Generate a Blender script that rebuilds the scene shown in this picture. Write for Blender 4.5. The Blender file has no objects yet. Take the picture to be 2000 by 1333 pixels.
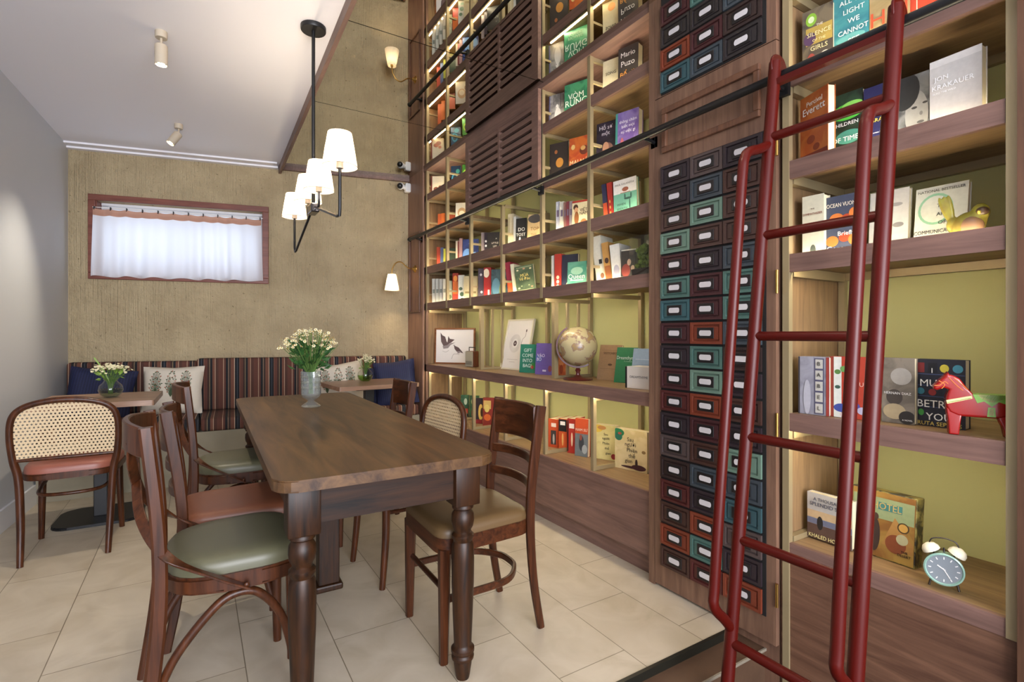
import bpy, bmesh, math, random
from mathutils import Vector, Matrix, noise
PI = math.pi
random.seed(7)
scene = bpy.context.scene
C = scene.collection

# ---------------------------------------------------------------- camera, world, exposure
YAW = math.atan(0.62)
camd = bpy.data.cameras.new('camera'); cam = bpy.data.objects.new('camera', camd); C.objects.link(cam)
cam.location = (0, 0, 1.15); cam.rotation_euler = (PI/2, 0, -YAW)
camd.sensor_width = 36; camd.lens = 18.0; camd.shift_y = -12.5/2000; camd.clip_start = .05
scene.camera = cam
scene.view_settings.view_transform = 'Standard'; scene.view_settings.look = 'None'
scene.view_settings.gamma = 1; scene.view_settings.use_curve_mapping = False
scene.view_settings.exposure = 0.85
cy = scene.cycles
cy.max_bounces = 8; cy.diffuse_bounces = 4; cy.glossy_bounces = 4; cy.transmission_bounces = 6; cy.transparent_max_bounces = 8
cy.caustics_reflective = False; cy.caustics_refractive = False; cy.sample_clamp_indirect = 4
cy.use_denoising = True
w = bpy.data.worlds.new('world'); scene.world = w; w.use_nodes = True
w.node_tree.nodes['Background'].inputs[0].default_value = (.62, .72, .95, 1)
w.node_tree.nodes['Background'].inputs[1].default_value = 0.9

def lamp(name, kind, loc, energy, color, **kw):
    d = bpy.data.lights.new(name, kind); d.energy = energy; d.color = color
    rot = kw.pop('rot', (0, 0, 0))
    for k, v in kw.items(): setattr(d, k, v)
    o = bpy.data.objects.new(name, d); C.objects.link(o); o.location = loc; o.rotation_euler = rot
    return o
WARM = (1.0, .84, .64); COOL = (.72, .82, 1.0); NEUT = (1, .92, .82)
# daylight outside the high window, and an added, unseen fill light behind the camera
WROT = -math.atan2(.594, 2.676)
lamp('window_daylight', 'AREA', (-.02, 5.62, 1.98), 3.2, (.80, .88, 1.0), shape='RECTANGLE', size=1.5, size_y=.8, rot=(PI/2, 0, WROT+PI))
lamp('added_rear_fill', 'AREA', (-.1, -3.1, 1.5), 250, (.93, .94, 1.0), shape='RECTANGLE', size=3.2, size_y=2.5, rot=(PI/2, 0, 0))
# ceiling spots (two in view have their own heads; these are the further ones of the same row)
for i, (x, y, e) in enumerate(((.95, 1.25, 10), (-.1, 1.6, 5), (1.1, .25, 5))):
    lamp('ceiling_spot_beam', 'SPOT', (x, y, 2.55), e, (1, .86, .66), spot_size=1.75, spot_blend=.5, shadow_soft_size=.04, rot=(0, 0, 0))

# ---------------------------------------------------------------- materials
def lin(c):
    if isinstance(c, str):
        c = tuple(int(c[i:i+2], 16)/255 for i in (0, 2, 4))
    return tuple((x/12.92 if x <= .04045 else ((x+.055)/1.055)**2.4) for x in c[:3]) + (1,)
MATS = {}
def nodes_of(m): m.use_nodes = True; return m.node_tree.nodes, m.node_tree.links
def mat(name, col, rough=.6, metal=0, spec=.5, emis=None, estr=0, noise_amt=0, nscale=20, bump=0, trans=0, ior=1.45, alpha=1, coat=0):
    if name in MATS: return MATS[name]
    m = bpy.data.materials.new(name); n, l = nodes_of(m); p = n['Principled BSDF']
    p.inputs['Base Color'].default_value = lin(col); p.inputs['Roughness'].default_value = rough
    p.inputs['Metallic'].default_value = metal; p.inputs['Specular IOR Level'].default_value = spec
    if trans: p.inputs['Transmission Weight'].default_value = trans; p.inputs['IOR'].default_value = ior
    if coat: p.inputs['Coat Weight'].default_value = coat; p.inputs['Coat Roughness'].default_value = .15
    if emis: p.inputs['Emission Color'].default_value = lin(emis); p.inputs['Emission Strength'].default_value = estr
    if noise_amt or bump:
        tc = n.new('ShaderNodeTexCoord'); no = n.new('ShaderNodeTexNoise'); no.inputs['Scale'].default_value = nscale; no.inputs['Detail'].default_value = 5
        l.new(tc.outputs['Object'], no.inputs['Vector'])
        if noise_amt:
            mx = n.new('ShaderNodeMixRGB'); c = lin(col)
            mx.inputs[1].default_value = tuple(max(0, x*(1-noise_amt)) for x in c[:3])+(1,); mx.inputs[2].default_value = tuple(min(1, x*(1+noise_amt)) for x in c[:3])+(1,)
            l.new(no.outputs['Fac'], mx.inputs[0]); l.new(mx.outputs[0], p.inputs['Base Color'])
        if bump:
            b = n.new('ShaderNodeBump'); b.inputs['Strength'].default_value = bump; b.inputs['Distance'].default_value = .01
            l.new(no.outputs['Fac'], b.inputs['Height']); l.new(b.outputs[0], p.inputs['Normal'])
    MATS[name] = m; return m

def wood(name, c1, c2, axis='x', rough=.45, scale=3.0, stretch=14, coat=0, spec=.5):
    if name in MATS: return MATS[name]
    m = bpy.data.materials.new(name); n, l = nodes_of(m); p = n['Principled BSDF']
    tc = n.new('ShaderNodeTexCoord'); mp = n.new('ShaderNodeMapping')
    s = [scale*stretch]*3; s['xyz'.index(axis)] = scale
    mp.inputs['Scale'].default_value = s
    no = n.new('ShaderNodeTexNoise'); no.inputs['Scale'].default_value = 1; no.inputs['Detail'].default_value = 6; no.inputs['Roughness'].default_value = .62; no.inputs['Distortion'].default_value = .6
    no2 = n.new('ShaderNodeTexNoise'); no2.inputs['Scale'].default_value = 2.2; no2.inputs['Detail'].default_value = 2
    cr = n.new('ShaderNodeValToRGB'); cr.color_ramp.elements[0].position = .32; cr.color_ramp.elements[1].position = .68
    cr.color_ramp.elements[0].color = lin(c1); cr.color_ramp.elements[1].color = lin(c2)
    mx = n.new('ShaderNodeMixRGB'); mx.blend_type = 'MULTIPLY'; mx.inputs[0].default_value = .35
    l.new(tc.outputs['Object'], mp.inputs[0]); l.new(mp.outputs[0], no.inputs['Vector']); l.new(tc.outputs['Object'], no2.inputs['Vector'])
    l.new(no.outputs['Fac'], cr.inputs[0]); l.new(cr.outputs[0], mx.inputs[1]); l.new(no2.outputs['Fac'], mx.inputs[2]); l.new(mx.outputs[0], p.inputs['Base Color'])
    p.inputs['Roughness'].default_value = rough; p.inputs['Specular IOR Level'].default_value = spec
    if coat: p.inputs['Coat Weight'].default_value = coat; p.inputs['Coat Roughness'].default_value = .2
    b = n.new('ShaderNodeBump'); b.inputs['Strength'].default_value = .12; b.inputs['Distance'].default_value = .004
    l.new(no.outputs['Fac'], b.inputs['Height']); l.new(b.outputs[0], p.inputs['Normal'])
    MATS[name] = m; return m

def muted(c, f=.93, ds=.13):
    r = [int(c[i:i+2], 16)/255 for i in (0, 2, 4)] if isinstance(c, str) else c; m_ = sum(r[:3])/3
    return tuple((x+(m_-x)*ds)*f for x in r[:3])
def mix_mat(c1, c2, scale=14):
    k = 'print_'+c1+c2
    if k in MATS: return MATS[k]
    m = bpy.data.materials.new(k); n, l = nodes_of(m); p = n['Principled BSDF']
    tc = n.new('ShaderNodeTexCoord'); no = n.new('ShaderNodeTexNoise'); no.inputs['Scale'].default_value = scale; no.inputs['Detail'].default_value = 4; no.inputs['Distortion'].default_value = .8
    cr = n.new('ShaderNodeValToRGB'); cr.color_ramp.elements[0].position = .42; cr.color_ramp.elements[1].position = .6
    cr.color_ramp.elements[0].color = lin(muted(c1)); cr.color_ramp.elements[1].color = lin(muted(c2))
    l.new(tc.outputs['Object'], no.inputs['Vector']); l.new(no.outputs['Fac'], cr.inputs[0]); l.new(cr.outputs[0], p.inputs['Base Color'])
    p.inputs['Roughness'].default_value = .4
    MATS[k] = m; return m
def pc(c): return mat('print_'+c, muted(c), rough=.5, noise_amt=.14, nscale=70)

M_front = wood('walnut_front', '70544A', '8E6C60', 'y', rough=.5)
M_frontv = wood('walnut_upright', '6A4C3C', '8A6852', 'z', rough=.5)
M_shelf = wood('shelf_top_wood', '7E6346', 'A2845E', 'y', rough=.45)
M_side = wood('shelf_side_wood', '7A5E42', 'A08058', 'z', rough=.5)
M_metal = mat('khaki_metal', '9C8C6A', rough=.42, metal=.35)
M_back = mat('olive_green_paint', 'C2C288', rough=.75)
M_chair = wood('chair_walnut', '2E160A', '5A3018', 'z', rough=.36, scale=4, coat=.05, spec=.3)
M_chairx = wood('chair_walnut_rail', '2E160A', '5A3018', 'y', rough=.36, scale=4, coat=.05, spec=.3)
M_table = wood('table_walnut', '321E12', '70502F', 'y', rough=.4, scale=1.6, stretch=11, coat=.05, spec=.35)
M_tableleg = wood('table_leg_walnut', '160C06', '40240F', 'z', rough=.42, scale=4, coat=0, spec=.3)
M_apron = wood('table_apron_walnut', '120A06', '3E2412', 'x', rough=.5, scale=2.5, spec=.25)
M_bistro = wood('bistro_oak', '94705A', 'B89478', 'x', rough=.35, scale=2)
M_winframe = wood('window_frame_wood', '6E3A2E', '8E5444', 'x', rough=.45)
M_black = mat('black_metal', '1A1A1C', rough=.4, metal=.3)
M_dark = mat('dark_slot', '100C0A', rough=.9)
M_brass = mat('brass', 'B08A4A', rough=.28, metal=1)
M_white = mat('white_plastic', 'E4E2DE', rough=.5)
M_red = mat('ladder_red_paint', '4A0A04', rough=.36, spec=.3)
M_cream = mat('page_paper', 'DCD2AE', rough=.8)
M_chrome = mat('dark_chrome', '5A5654', rough=.18, metal=1)

def plaster():
    m = bpy.data.materials.new('combed_plaster'); n, l = nodes_of(m); p = n['Principled BSDF']
    tc = n.new('ShaderNodeTexCoord')
    no = n.new('ShaderNodeTexNoise'); no.inputs['Scale'].default_value = 2.6; no.inputs['Detail'].default_value = 9; no.inputs['Roughness'].default_value = .62
    cr = n.new('ShaderNodeValToRGB'); cr.color_ramp.elements[0].position = .3; cr.color_ramp.elements[1].position = .7
    cr.color_ramp.elements[0].color = lin('B8A480'); cr.color_ramp.elements[1].color = lin('DAC69E')
    mp = n.new('ShaderNodeMapping'); mp.inputs['Scale'].default_value = (95, 95, 2.5)
    n2 = n.new('ShaderNodeTexNoise'); n2.inputs['Scale'].default_value = 1; n2.inputs['Detail'].default_value = 2
    mask = n.new('ShaderNodeTexNoise'); mask.inputs['Scale'].default_value = 1.5; mask.inputs['Detail'].default_value = 2
    n3 = n.new('ShaderNodeTexNoise'); n3.inputs['Scale'].default_value = 22; n3.inputs['Detail'].default_value = 6; n3.inputs['Roughness'].default_value = .7
    for a in (no, mask, n3): l.new(tc.outputs['Object'], a.inputs['Vector'])
    l.new(tc.outputs['Object'], mp.inputs[0]); l.new(mp.outputs[0], n2.inputs['Vector'])
    mul = n.new('ShaderNodeMath'); mul.operation = 'MULTIPLY'; l.new(n2.outputs['Fac'], mul.inputs[0]); l.new(mask.outputs['Fac'], mul.inputs[1])
    add = n.new('ShaderNodeMath'); add.operation = 'ADD'; l.new(mul.outputs[0], add.inputs[0]); l.new(n3.outputs['Fac'], add.inputs[1])
    b = n.new('ShaderNodeBump'); b.inputs['Strength'].default_value = 1; b.inputs['Distance'].default_value = .04
    l.new(add.outputs[0], b.inputs['Height']); l.new(b.outputs[0], p.inputs['Normal'])
    # pits left by the trowel
    vo = n.new('ShaderNodeTexNoise'); vo.inputs['Scale'].default_value = 34; vo.inputs['Detail'].default_value = 3
    l.new(tc.outputs['Object'], vo.inputs['Vector'])
    r2 = n.new('ShaderNodeValToRGB'); r2.color_ramp.elements[0].position = .27; r2.color_ramp.elements[1].position = .34
    r2.color_ramp.elements[0].color = (.35, .32, .26, 1); r2.color_ramp.elements[1].color = (1, 1, 1, 1)
    mx = n.new('ShaderNodeMixRGB'); mx.blend_type = 'MULTIPLY'; mx.inputs[0].default_value = .8
    l.new(vo.outputs['Fac'], r2.inputs[0]); l.new(no.outputs['Fac'], cr.inputs[0]); l.new(cr.outputs[0], mx.inputs[1]); l.new(r2.outputs[0], mx.inputs[2]); l.new(mx.outputs[0], p.inputs['Base Color'])
    p.inputs['Roughness'].default_value = .85
    return m
M_plaster = plaster()

def floor_mat():
    m = bpy.data.materials.new('stone_tile'); n, l = nodes_of(m); p = n['Principled BSDF']
    tc = n.new('ShaderNodeTexCoord'); sp = n.new('ShaderNodeSeparateXYZ'); l.new(tc.outputs['Object'], sp.inputs[0])
    ax = n.new('ShaderNodeMath'); ax.operation = 'SUBTRACT'; ax.inputs[1].default_value = 1.68; l.new(sp.outputs['Y'], ax.inputs[0])
    ay = n.new('ShaderNodeMath'); ay.operation = 'SUBTRACT'; ay.inputs[1].default_value = 1.035-.295*20; l.new(sp.outputs['X'], ay.inputs[0])
    ax2 = n.new('ShaderNodeMath'); ax2.operation = 'ADD'; ax2.inputs[1].default_value = .62*20; l.new(ax.outputs[0], ax2.inputs[0])
    cb = n.new('ShaderNodeCombineXYZ'); l.new(ax2.outputs[0], cb.inputs[0]); l.new(ay.outputs[0], cb.inputs[1])
    br = n.new('ShaderNodeTexBrick'); br.offset = .5; br.offset_frequency = 2; br.squash = 1
    br.inputs['Scale'].default_value = 1; br.inputs['Brick Width'].default_value = .62; br.inputs['Row Height'].default_value = .295
    br.inputs['Mortar Size'].default_value = .0018; br.inputs['Mortar Smooth'].default_value = .1; br.inputs['Bias'].default_value = 0
    br.inputs['Color1'].default_value = lin('C2B6A2'); br.inputs['Color2'].default_value = lin('BAAD98'); br.inputs['Mortar'].default_value = lin('7E725E')
    l.new(cb.outputs[0], br.inputs['Vector'])
    no = n.new('ShaderNodeTexNoise'); no.inputs['Scale'].default_value = 5; no.inputs['Detail'].default_value = 8; no.inputs['Distortion'].default_value = 1.2; l.new(tc.outputs['Object'], no.inputs['Vector'])
    cr = n.new('ShaderNodeValToRGB'); cr.color_ramp.elements[0].position = .3; cr.color_ramp.elements[1].position = .65; cr.color_ramp.elements[0].color = (.82, .80, .76, 1); cr.color_ramp.elements[1].color = (1, 1, 1, 1)
    l.new(no.outputs['Fac'], cr.inputs[0])
    mx = n.new('ShaderNodeMixRGB'); mx.blend_type = 'MULTIPLY'; mx.inputs[0].default_value = 1
    l.new(br.outputs['Color'], mx.inputs[1]); l.new(cr.outputs[0], mx.inputs[2]); l.new(mx.outputs[0], p.inputs['Base Color'])
    p.inputs['Roughness'].default_value = .38
    return m
M_floor = floor_mat()

def stripe_mat():
    m = bpy.data.materials.new('striped_fabric'); n, l = nodes_of(m); p = n['Principled BSDF']
    tc = n.new('ShaderNodeTexCoord'); sp = n.new('ShaderNodeSeparateXYZ'); l.new(tc.outputs['Object'], sp.inputs[0])
    dv = n.new('ShaderNodeMath'); dv.operation = 'DIVIDE'; dv.inputs[1].default_value = .27; l.new(sp.outputs['X'], dv.inputs[0])
    fr = n.new('ShaderNodeMath'); fr.operation = 'FRACT'; l.new(dv.outputs[0], fr.inputs[0])
    cr = n.new('ShaderNodeValToRGB'); cr.color_ramp.interpolation = 'CONSTANT'
    stops = [(0, '5A3428'), (.13, 'B59A80'), (.145, '5A3428'), (.2, '17161A'), (.27, 'A48A70'), (.285, '3A2A22'), (.34, '6A4232'), (.44, 'C8AE94'), (.455, '17161A'), (.52, '46505A'), (.535, '17161A'), (.59, '9A6A54'), (.6, '5A3428'), (.69, '3A241C'), (.75, '8A7A5A'), (.765, '17161A'), (.83, '6A4232'), (.9, 'B59A80'), (.915, '4A2C22')]
    e = cr.color_ramp.elements; e[0].position = 0; e[0].color = lin(stops[0][1]); e[1].position = stops[1][0]; e[1].color = lin(stops[1][1])
    for pos, c in stops[2:]:
        k = e.new(pos); k.color = lin(c)
    l.new(fr.outputs[0], cr.inputs[0]); l.new(cr.outputs[0], p.inputs['Base Color'])
    p.inputs['Roughness'].default_value = .85
    return m
M_stripe = stripe_mat()

def ribbed(name, c1, c2, axis='X', period=.018):
    m = bpy.data.materials.new(name); n, l = nodes_of(m); p = n['Principled BSDF']
    tc = n.new('ShaderNodeTexCoord'); sp = n.new('ShaderNodeSeparateXYZ'); l.new(tc.outputs['Object'], sp.inputs[0])
    dv = n.new('ShaderNodeMath'); dv.operation = 'MULTIPLY'; dv.inputs[1].default_value = 2*PI/period; l.new(sp.outputs[axis], dv.inputs[0])
    si = n.new('ShaderNodeMath'); si.operation = 'SINE'; l.new(dv.outputs[0], si.inputs[0])
    cr = n.new('ShaderNodeValToRGB'); cr.color_ramp.elements[0].position = .55; cr.color_ramp.elements[1].position = .9; cr.color_ramp.elements[0].color = lin(c1); cr.color_ramp.elements[1].color = lin(c2)
    l.new(si.outputs[0], cr.inputs[0]); l.new(cr.outputs[0], p.inputs['Base Color']); p.inputs['Roughness'].default_value = .75
    MATS[name] = m; return m
M_navy = ribbed('navy_ribbed_fabric', '12183A', '1E2650')

def glass(name, col='FFFFFF', milk=0.0, edge=.6):
    m = bpy.data.materials.new(name); n, l = nodes_of(m); n.remove(n['Principled BSDF'])
    out = n['Material Output']
    lw = n.new('ShaderNodeLayerWeight'); lw.inputs['Blend'].default_value = .5
    pw = n.new('ShaderNodeMath'); pw.operation = 'POWER'; pw.inputs[1].default_value = 3; l.new(lw.outputs['Facing'], pw.inputs[0])
    ml = n.new('ShaderNodeMath'); ml.operation = 'MULTIPLY_ADD'; ml.inputs[1].default_value = edge; ml.inputs[2].default_value = .05; l.new(pw.outputs[0], ml.inputs[0])
    tr = n.new('ShaderNodeBsdfTransparent'); tr.inputs[0].default_value = lin(col)
    gl = n.new('ShaderNodeBsdfGlossy'); gl.inputs['Roughness'].default_value = .03
    mx = n.new('ShaderNodeMixShader'); l.new(ml.outputs[0], mx.inputs[0]); l.new(tr.outputs[0], mx.inputs[1]); l.new(gl.outputs[0], mx.inputs[2])
    last = mx
    if milk:
        d = n.new('ShaderNodeBsdfDiffuse'); m2 = n.new('ShaderNodeMixShader'); m2.inputs[0].default_value = milk
        l.new(mx.outputs[0], m2.inputs[1]); l.new(d.outputs[0], m2.inputs[2]); last = m2
    l.new(last.outputs[0], out.inputs[0])
    return m
M_glass = glass('thin_clear_glass', 'FAFCFA')
M_crystal = glass('crystal_glass', 'F2F6F4', milk=.08, edge=.85)

def translucent(name, col, tfac=.6, estr=0):
    m = bpy.data.materials.new(name); n, l = nodes_of(m); n.remove(n['Principled BSDF']); out = n['Material Output']
    d = n.new('ShaderNodeBsdfDiffuse'); d.inputs[0].default_value = lin(col)
    t = n.new('ShaderNodeBsdfTranslucent'); t.inputs[0].default_value = lin(col)
    mx = n.new('ShaderNodeMixShader'); mx.inputs[0].default_value = tfac
    l.new(d.outputs[0], mx.inputs[1]); l.new(t.outputs[0], mx.inputs[2]); l.new(mx.outputs[0], out.inputs[0])
    return m
M_shade = translucent('lamp_shade_fabric', 'FAF0E0', .5)
M_curtain = translucent('curtain_linen', 'F2F0F4', .55)
M_curtband = translucent('curtain_band_terracotta', 'C89A84', .35)
M_led = mat('led_strip', 'FFFFFF', emis='FFF0CC', estr=48)
M_bulb = mat('lit_bulb', 'FFFFFF', emis='FFE2B0', estr=20)

def mirror_mat():
    m = bpy.data.materials.new('mirror_glass'); n, l = nodes_of(m); p = n['Principled BSDF']
    p.inputs['Base Color'].default_value = (.74, .73, .66, 1); p.inputs['Metallic'].default_value = 1; p.inputs['Roughness'].default_value = .004
    return m
M_mirror = mirror_mat()

def cane_mat():
    m = bpy.data.materials.new('woven_cane'); n, l = nodes_of(m); p = n['Principled BSDF']; out = n['Material Output']
    tc = n.new('ShaderNodeTexCoord'); sp = n.new('ShaderNodeSeparateXYZ'); l.new(tc.outputs['UV'], sp.inputs[0])
    def math_(op, a, b=None):
        q = n.new('ShaderNodeMath'); q.operation = op
        for i, v in enumerate((a, b)):
            if v is None: continue
            if isinstance(v, (int, float)): q.inputs[i].default_value = v
            else: l.new(v, q.inputs[i])
        return q.outputs[0]
    u = math_('DIVIDE', sp.outputs['X'], .0165); v = math_('DIVIDE', sp.outputs['Y'], .0165)
    row = math_('FLOOR', v); odd = math_('MULTIPLY', math_('MODULO', row, 2), .5)
    fu = math_('SUBTRACT', math_('FRACT', math_('ADD', u, odd)), .5); fv = math_('SUBTRACT', math_('FRACT', v), .5)
    r = math_('SQRT', math_('ADD', math_('POWER', math_('ABSOLUTE', fu), 2), math_('POWER', math_('ABSOLUTE', fv), 2)))
    hole = math_('LESS_THAN', r, .25)
    wv = n.new('ShaderNodeTexNoise'); wv.inputs['Scale'].default_value = 300; l.new(tc.outputs['UV'], wv.inputs['Vector'])
    cr = n.new('ShaderNodeValToRGB'); cr.color_ramp.elements[0].color = lin('B89A70'); cr.color_ramp.elements[1].color = lin('DAC6A2'); cr.color_ramp.elements[0].position = .3; cr.color_ramp.elements[1].position = .65
    l.new(wv.outputs['Fac'], cr.inputs[0]); l.new(cr.outputs[0], p.inputs['Base Color']); p.inputs['Roughness'].default_value = .5
    tr = n.new('ShaderNodeBsdfTransparent'); mx = n.new('ShaderNodeMixShader')
    l.new(hole, mx.inputs[0]); l.new(p.outputs[0], mx.inputs[1]); l.new(tr.outputs[0], mx.inputs[2]); l.new(mx.outputs[0], out.inputs[0])
    return m
M_cane = cane_mat()

# ---------------------------------------------------------------- mesh helpers
def link(o, parent=None):
    C.objects.link(o)
    if parent is not None: o.parent = parent
    return o
def obj(name, bm, m, parent=None, smooth=False, loc=None, rot=None):
    me = bpy.data.meshes.new(name); bm.normal_update(); bm.to_mesh(me); bm.free()
    for x in (m if isinstance(m, (list, tuple)) else [m]): me.materials.append(x)
    if smooth:
        for p in me.polygons: p.use_smooth = True
        try: me.set_sharp_from_angle(angle=math.radians(40))
        except Exception: pass
    o = bpy.data.objects.new(name, me)
    if loc: o.location = loc
    if rot: o.rotation_euler = rot
    return link(o, parent)
def tag(o, label, cat, group=None):
    o['label'] = label; o['category'] = cat
    if group: o['group'] = group
    return o
def thing(name, label, cat, loc=(0, 0, 0), rotz=0, group=None, rot=None):
    o = bpy.data.objects.new(name, None); o.empty_display_size = .05; o.location = loc; o.rotation_euler = rot or (0, 0, rotz); link(o)
    return tag(o, label, cat, group)
def struct(name, bm, m, **k):
    o = obj(name, bm, m, **k)
    if o.parent is None: o['kind'] = 'structure'
    return o
def box(bm, x0, x1, y0, y1, z0, z1, mi=0, bev=0):
    vs = [bm.verts.new((x, y, z)) for x in (x0, x1) for y in (y0, y1) for z in (z0, z1)]
    fs = [bm.faces.new([vs[i] for i in f]) for f in ((0, 1, 3, 2), (4, 6, 7, 5), (0, 4, 5, 1), (2, 3, 7, 6), (0, 2, 6, 4), (1, 5, 7, 3))]
    for f in fs: f.material_index = mi
    if bev:
        es = list({e for f in fs for e in f.edges})
        bmesh.ops.bevel(bm, geom=es, offset=bev, segments=2, affect='EDGES', profile=.5)
    return vs
def bbox(*a, **k):
    bm = bmesh.new(); box(bm, *a, **k); return bm
def prism(bm, pts, z0, z1, mi=0):
    a = [bm.verts.new((p[0], p[1], z0)) for p in pts]; b = [bm.verts.new((p[0], p[1], z1)) for p in pts]
    n = len(pts); fs = [bm.faces.new(list(reversed(a))), bm.faces.new(b)]
    for i in range(n): fs.append(bm.faces.new((a[i], a[(i+1) % n], b[(i+1) % n], b[i])))
    for f in fs: f.material_index = mi
    return fs
def lathe(bm, prof, segs=28, cx=0, cy=0, mi=0, ribs=0):
    rings = []
    for r, z in prof:
        ring = []
        for i in range(segs):
            a = 2*PI*i/segs; rr = r*(1+ribs*(1 if i % 2 else -1))
            ring.append(bm.verts.new((cx+rr*math.cos(a), cy+rr*math.sin(a), z)))
        rings.append(ring)
    for a, b in zip(rings, rings[1:]):
        for i in range(segs):
            f = bm.faces.new((a[i], a[(i+1) % segs], b[(i+1) % segs], b[i])); f.material_index = mi
    if prof[0][0] > 1e-4:
        f = bm.faces.new(list(reversed(rings[0]))); f.material_index = mi
    if prof[-1][0] > 1e-4:
        f = bm.faces.new(rings[-1]); f.material_index = mi
    bmesh.ops.remove_doubles(bm, verts=[v for r in (rings[0], rings[-1]) for v in r], dist=1e-5)
def cr_pts(pts, n=6):
    P = [Vector(p) for p in pts]
    if len(P) < 3: return P
    out = []
    for i in range(len(P)-1):
        p0 = P[max(i-1, 0)]; p1 = P[i]; p2 = P[i+1]; p3 = P[min(i+2, len(P)-1)]
        for k in range(n):
            t = k/n
            out.append(.5*((2*p1)+(-p0+p2)*t+(2*p0-5*p1+4*p2-p3)*t*t+(-p0+3*p1-3*p2+p3)*t**3))
    out.append(P[-1]); return out
def sweep(bm, pts, r, segs=10, smooth=True, n=6, rect=None, up=(0, 0, 1), mi=0, closed=False):
    """tube (radius r or list of radii) or rectangular bar rect=(w along side, h along up)"""
    raw = len(pts)
    P = cr_pts(pts, n) if smooth and raw > 2 else [Vector(p) for p in pts]
    m = len(P)
    def rad(i):
        if isinstance(r, (list, tuple)):
            f = i/(m-1)*(len(r)-1); k = min(int(f), len(r)-2); return r[k]*(1-(f-k))+r[k+1]*(f-k)
        return r
    rings = []; prevn = None
    for i, p in enumerate(P):
        if closed: t = (P[(i+1) % m]-P[i-1]).normalized()
        else: t = (P[min(i+1, m-1)]-P[max(i-1, 0)]).normalized()
        if rect: u = Vector(up)
        else: u = prevn if prevn is not None else (Vector((0, 0, 1)) if abs(t.z) < .9 else Vector((1, 0, 0)))
        s = t.cross(u).normalized(); u2 = s.cross(t).normalized(); prevn = u2
        ring = []
        if rect:
            w, h = rect if not isinstance(rect[0], (list, tuple)) else (rect[0][0]+(rect[0][1]-rect[0][0])*i/(m-1), rect[1][0]+(rect[1][1]-rect[1][0])*i/(m-1))
            b = min(w, h)*.22
            for a, c in ((w/2-b, h/2), (w/2, h/2-b), (w/2, -h/2+b), (w/2-b, -h/2), (-w/2+b, -h/2), (-w/2, -h/2+b), (-w/2, h/2-b), (-w/2+b, h/2)):
                ring.append(bm.verts.new(p+s*a+u2*c))
        else:
            for k in range(segs):
                a = 2*PI*k/segs; ring.append(bm.verts.new(p+(s*math.cos(a)+u2*math.sin(a))*rad(i)))
        rings.append(ring)
    q = len(rings[0])
    pairs = list(zip(rings, rings[1:])) + ([(rings[-1], rings[0])] if closed else [])
    for a, b in pairs:
        for k in range(q):
            f = bm.faces.new((a[k], a[(k+1) % q], b[(k+1) % q], b[k])); f.material_index = mi
    if not closed:
        f = bm.faces.new(rings[0]); f.material_index = mi; f = bm.faces.new(list(reversed(rings[-1]))); f.material_index = mi
def tube(pts, r, **k):
    bm = bmesh.new(); sweep(bm, pts, r, **k); bmesh.ops.recalc_face_normals(bm, faces=bm.faces); return bm
def ell(bm, c, r, seg=16, rings=10, mat4=None, mi=0):
    g = bmesh.ops.create_uvsphere(bm, u_segments=seg, v_segments=rings, radius=1)
    M = Matrix.Translation(c) @ (mat4 or Matrix.Identity(4)) @ Matrix.Diagonal((r[0], r[1], r[2], 1))
    bmesh.ops.transform(bm, matrix=M, verts=g['verts'])
    for v in g['verts']:
        for f in v.link_faces: f.material_index = mi
def disc(bm, c, rx, ry, segs=24, mi=0):
    vs = [bm.verts.new((c[0]+rx*math.cos(2*PI*i/segs), c[1], c[2]+ry*math.sin(2*PI*i/segs))) for i in range(segs)]
    f = bm.faces.new(vs); f.material_index = mi; return f
def text_mesh(name, s, size, loc, m, parent, rot=(PI/2, 0, 0), align='CENTER', ext=.0003, sx=1, maxw=None):
    cu = bpy.data.curves.new(name, 'FONT'); cu.body = s; cu.size = size; cu.align_x = align; cu.align_y = 'CENTER'; cu.extrude = ext; cu.resolution_u = 2
    tmp = bpy.data.objects.new(name, cu)
    me = bpy.data.meshes.new_from_object(tmp); bpy.data.objects.remove(tmp); bpy.data.curves.remove(cu)
    me.name = name; me.materials.clear(); me.materials.append(m)
    if maxw and len(me.vertices):
        xs = [v.co.x for v in me.vertices]; ww = max(xs)-min(xs)
        if ww > maxw: sx = sx*maxw/ww
    o = bpy.data.objects.new(name, me); o.location = loc; o.rotation_euler = rot; o.scale = (sx, 1, 1)
    return link(o, parent)
# ================================================================ SETTING
CEIL = 2.69
BL = Vector((-.876, 5.454)); BR = Vector((1.80, 4.86))            # back wall ends
BRX = 2.35
exw = (BR-BL).normalized()
WANG = math.atan2(exw.y, exw.x)
WLEN = (BRX-BL.x)/exw.x
LWd = Vector((-.961+.876, 4.09-5.454)).normalized()                 # left wall direction toward camera
def LW(d): return BL+LWd*d
M_wallw = mat('left_wall_paint', 'C4C6C8', rough=.5, spec=.3, noise_amt=.02, nscale=3)
M_ceil = mat('ceiling_paint', 'F2F0F4', rough=.8)
M_trimw = mat('white_trim_paint', 'D8D8DA', rough=.5)

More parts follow.
